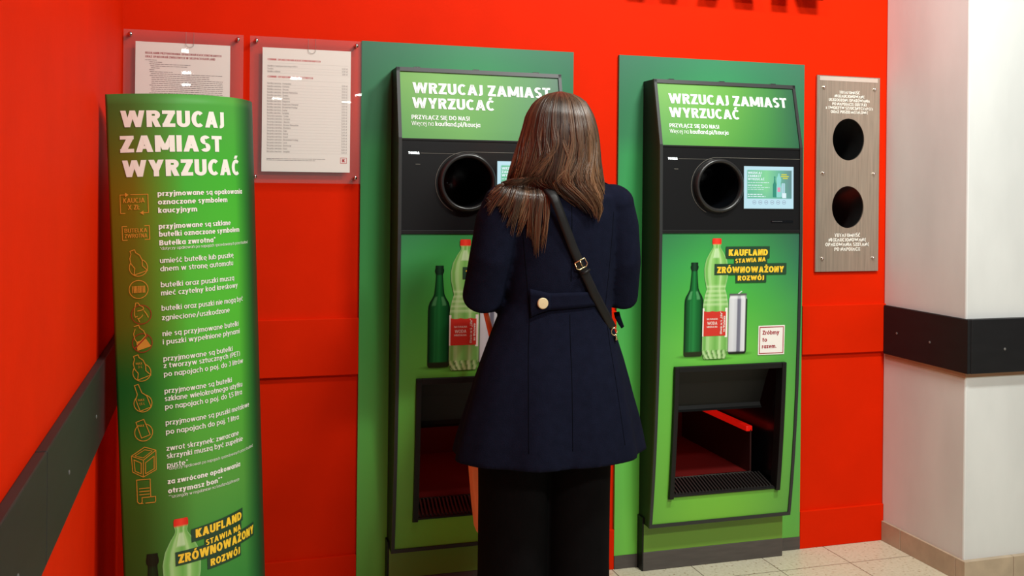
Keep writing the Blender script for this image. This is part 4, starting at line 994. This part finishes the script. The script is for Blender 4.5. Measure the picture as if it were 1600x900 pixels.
def seam(pts, name='seam', r=.0011):
    mb = MB(); q = []
    for (x0, z0), (x1, z1) in zip(pts[:-1], pts[1:]):
        for k in range(12): q.append(back(x0 + (x1 - x0) * k / 12, z0 + (z1 - z0) * k / 12, .0002))
    mb.tube(q, r, 6); return mb.build(name, M_SEAM, CO, True)
seam([(1.0, 1.06), (.995, .9), (.985, .66)]); seam([(1.005, 1.44), (1.003, 1.13)]); seam([(.862, 1.36), (.876, 1.2), (.885, 1.08), (.87, .9), (.855, .66)]); seam([(1.15, 1.36), (1.138, 1.2), (1.125, 1.08), (1.14, .9), (1.16, .66)])
b = MB()
for (x, z, dx) in ((1.16, 1.43, .045),):
    b.loft([[(x + s * dx - .0, -.62 + o_, z + .008 - s * .022 + q) for o_, q in ((-.045, -.012), (-.045, -.004), (.02, .012), (.02, .004))] for s in (0, .5, 1)])
b.build('shoulder_tab', M_COAT, CO, bevel=.002)
b = MB(); b.tube([(1.205, -.60, 1.045), (1.207, -.605, 1.03), (1.214, -.61, 1.012), (1.222, -.61, .998)], [.010, .010, .008, .006], 8, flat=.4); b.build('cuff_tab', M_COAT, CO, True)

# hair: a scalp shell and combed strands
HZ = [1.722, 1.715, 1.705, 1.688, 1.649, 1.61, 1.572, 1.514, 1.475, 1.446, 1.41, 1.37, 1.33]
HCX = [1.01, 1.01, 1.01, 1.01, 1.009, 1.01, 1.008, 1.001, .998, .998, 1.03, 1.06, 1.068]
HA = [.004, .036, .056, .077, .098, .108, .117, .130, .140, .146, .115, .075, .04]
HB = [.004, .04, .062, .084, .108, .119, .124, .128, .132, .136, .145, .148, .15]
def hs(z): r = HZ[::-1]; return [float(np.interp(z, r, q[::-1])) for q in (HCX, HA, HB)]
HYC = -.602
M_HAIR = vmat('brown_hair', .36, .45); M_HAIR.node_tree.nodes['Principled BSDF'].inputs['Anisotropic'].default_value = .5
rings = []
for z in HZ[:10] + [1.425, 1.40]:
    cx, a, b_ = hs(z); k = .95 if z > 1.44 else .8
    rings.append([(cx + a * k * math.sin(th), min(HYC - b_ * k * math.cos(th), HYC + .022), z if z > 1.44 else z) for th in [2 * PI * q / 48 for q in range(48)]])
mb = MB(); mb.loft(rings, cols=[C3(44, 31, 24)] * len(rings))
hr = random.Random(9)
def hcolr(s, th, base):
    c = mixc((46, 34, 26), (112, 84, 62), base)
    return C3(*mixc(c, (142, 96, 58), max(0, s - .45) * 1.0 * base))
def strand(pts, r, th, bc=.4):
    n = len(pts); base = max(0, min(1, bc + hr.uniform(-.22, .22)))
    rs = [r * (.8 + .4 * math.sin(PI * min(1, k / n * 1.3))) * (1 if k < n - 4 else (n - k) / 5) for k in range(n)]
    mb.tube(pts, rs, 5, cols=[hcolr(k / (n - 1), th, base) for k in range(n)], flat=.55, caps=False)
def smooth_path(z_list, th, rho, wav, ph):
    q = []
    for z in z_list:
        cx, a, b_ = hs(z); amp = wav * max(0, min(1, (1.62 - z) / .12))
        t2 = th + amp * math.sin((1.62 - z) * 26 + ph)
        q.append(Vector((cx + a * rho * math.sin(t2), HYC - b_ * rho * math.cos(t2), z)))
    return q
for k in range(150):                                   # crown to collar, in combed clumps
    tc = rad(-118 + 226 * (k + hr.random()) / 150); rc = hr.uniform(.965, 1.03); wc = hr.choice((.03, .08, .16, .22)) * (1.3 if tc < rad(-15) else .7); pc = hr.uniform(-.9, .9) + tc * .9; bc = hr.random() ** 1.5; zj = hr.uniform(-.02, .012)
    for q in range(11):
        th = tc + rad(hr.gauss(0, 1.5)); rho = rc + hr.uniform(-.02, .012)
        if th < rad(-28): ze = hr.uniform(1.43, 1.462)
        elif th < rad(58): ze = 1.345 + .045 * abs(th - rad(35)) + hr.uniform(-.02, .035) + zj
        else: ze = hr.uniform(1.385, 1.43) + zj
        n = 19; zs = [1.721 - (1.721 - ze) * ((j / n) ** 1.25) for j in range(n + 1)]
        strand(smooth_path(zs, th, rho, wc + hr.uniform(-.015, .015), pc + hr.uniform(-.15, .15)), hr.uniform(.0017, .0032), th, bc)
for k in range(420):                                   # lock lying on the left shoulder, under the strap
    kc = k % 20; u = max(0, min(1, (kc + .5) / 20 + hr.gauss(0, .008))); d = hr.uniform(.003, .02) * (1 - .5 * u)
    x0, z0 = .838 + .097 * u + hr.uniform(-.008, .008), 1.448 + .014 * u + hr.uniform(-.004, .006); xe = .764 + .158 * u + .016 * math.sin(kc * 2.3) + hr.uniform(-.006, .006); ze = 1.362 - .125 * u ** 1.5 + .022 * math.sin(kc * 1.7) + hr.uniform(-.01, .05)
    n = 14; q = []; bow = .012 * math.sin(kc * 3.1) + hr.uniform(-.004, .004); pw = .72 + .1 * math.sin(kc * 1.3)
    for j in range(n + 1):
        s = j / n; z = z0 + (ze - z0) * s ** 1.05; x = x0 + (xe - x0) * s ** pw + bow * math.sin(PI * s)
        p = back(max(x, .745), min(z, 1.435), d * (1 - .35 * s)); g = max(0, min(1, (z - 1.432) / .03))
        q.append(Vector((x, p.y * (1 - g) + (HYC - .112) * g, z)))
    strand(q, hr.uniform(.0016, .003), -1, .25 + .3 * math.sin(u * 31) + .25 * u)
mb.build('hair', M_HAIR, person, True)

# ------------------------------------------------------------------ what she carries
t = thing('shoulder_bag', 'black shoulder bag worn across the woman, strap running down her back', 'bag', (1.15, -.45, .93)); O_ = Vector((1.15, -.45, .93))
ctl = [(.925, 1.452, .012), (.945, 1.40, .024), (.975, 1.325, .012), (1.005, 1.255, .006), (1.032, 1.20, .006), (1.075, 1.12, .010), (1.115, 1.06, .008), (1.15, 1.01, .006)]
pts = []
for (a, z0, d0), (c, z1, d1) in zip(ctl[:-1], ctl[1:]):
    for k in range(5): s = k / 5; pts.append((a + (c - a) * s, z0 + (z1 - z0) * s, d0 + (d1 - d0) * s))
pts.append(ctl[-1])
mb = MB(); rows = []
for i, (x, z, d) in enumerate(pts):
    a = pts[max(0, i - 1)]; c = pts[min(len(pts) - 1, i + 1)]; tx, tz = c[0] - a[0], c[1] - a[1]; l = math.hypot(tx, tz); nx, nz = -tz / l * .0135, tx / l * .0135
    p = back(x, min(z, 1.43), d); rows.append([Vector((x + nx * k, p.y - (.002 if abs(k) < .5 else 0), z + nz * k)) - O_ for k in (-1, -.4, .4, 1)])
ids = [[mb.vert(p) for p in r] for r in rows]
for a, b_ in zip(ids[:-1], ids[1:]):
    for j in range(3): mb.face((a[j], a[j + 1], b_[j + 1], b_[j]))
st = mb.build('strap', M_STRAP, t, True); sm = st.modifiers.new('t', 'SOLIDIFY'); sm.thickness = .003; sm.offset = 0
mb = MB(); top = back(.925, 1.43, .012) - O_
mb.tube([top + Vector((0, .0, .022)), top + Vector((0, .05, .05)), Vector((.94, -.55, 1.46)) - O_, Vector((.99, -.49, 1.38)) - O_, Vector((1.08, -.465, 1.15)) - O_, Vector((1.11, -.46, .99)) - O_], .0135, 8, flat=.12, ref=(1, 0, 0)); mb.build('front_strap', M_STRAP, t, True)
# buckle, loop, snap hook
p = back(1.031, 1.205, .0115) - O_; dx, dz = Vector((.46, 0, -.89)), Vector((.89, 0, .46))
mb = MB(); c = [p + dz * a + dx * b_ for a, b_ in ((-.017, -.014), (.017, -.014), (.018, .004), (.012, .010), (-.012, .010), (-.018, .004), (-.017, -.014))]; mb.tube(c, .0018, 8); mb.tube([p + dx * -.014, p + dx * .008], .0014, 6); mb.build('buckle', M_GOLD, st, True)
q = p + dx * .024; mb = MB(); mb.tube([q - dz * .016, q + Vector((0, -.005, 0)), q + dz * .016], .004, 8); mb.build('keeper_loop', M_STRAP, st, True)
p = back(1.155, 1.0, .01) - O_; mb = MB(); mb.tube([p + Vector((.009 * math.cos(rad(a)), -.002, .011 * math.sin(rad(a)))) for a in range(0, 361, 24)], .0016, 6); mb.tube([p + Vector((.003, -.002, -.008)), p + Vector((.008, -.001, -.017)), p + Vector((.006, 0, -.026)), p + Vector((.013, .002, -.024))], [.0025, .0028, .002, .0016], 7); mb.build('snap_hook', M_GOLD, st, True)
mb = MB(); mb.tube([p + Vector((.008, .0, -.02)), p + Vector((.045, .10, -.03)), Vector((1.24, -.50, .965)) - O_, Vector((1.20, -.46, .96)) - O_], .011, 8, flat=.14, ref=(0, 0, 1)); mb.build('side_strap', M_STRAP, t, True)
mb = MB(); mb.loft([[(x * w_, y * .9, z) for x, y in ((-1, -.028), (1, -.028), (1, .028), (-1, .028))] for z, w_ in ((-.07, .085), (.03, .09), (.045, .086))]); bb = mb.build('bag_body', M_STRAP, t, bevel=.008)
mb = MB(); mb.loft([[(x * w_, .027 + q, z) for x, q in ((-1, 0), (1, 0), (1, .004), (-1, .004))] for z, w_ in ((-.035, .07), (.0, .086), (.046, .086))]); mb.build('bag_flap', M_STRAP, t, bevel=.0015)

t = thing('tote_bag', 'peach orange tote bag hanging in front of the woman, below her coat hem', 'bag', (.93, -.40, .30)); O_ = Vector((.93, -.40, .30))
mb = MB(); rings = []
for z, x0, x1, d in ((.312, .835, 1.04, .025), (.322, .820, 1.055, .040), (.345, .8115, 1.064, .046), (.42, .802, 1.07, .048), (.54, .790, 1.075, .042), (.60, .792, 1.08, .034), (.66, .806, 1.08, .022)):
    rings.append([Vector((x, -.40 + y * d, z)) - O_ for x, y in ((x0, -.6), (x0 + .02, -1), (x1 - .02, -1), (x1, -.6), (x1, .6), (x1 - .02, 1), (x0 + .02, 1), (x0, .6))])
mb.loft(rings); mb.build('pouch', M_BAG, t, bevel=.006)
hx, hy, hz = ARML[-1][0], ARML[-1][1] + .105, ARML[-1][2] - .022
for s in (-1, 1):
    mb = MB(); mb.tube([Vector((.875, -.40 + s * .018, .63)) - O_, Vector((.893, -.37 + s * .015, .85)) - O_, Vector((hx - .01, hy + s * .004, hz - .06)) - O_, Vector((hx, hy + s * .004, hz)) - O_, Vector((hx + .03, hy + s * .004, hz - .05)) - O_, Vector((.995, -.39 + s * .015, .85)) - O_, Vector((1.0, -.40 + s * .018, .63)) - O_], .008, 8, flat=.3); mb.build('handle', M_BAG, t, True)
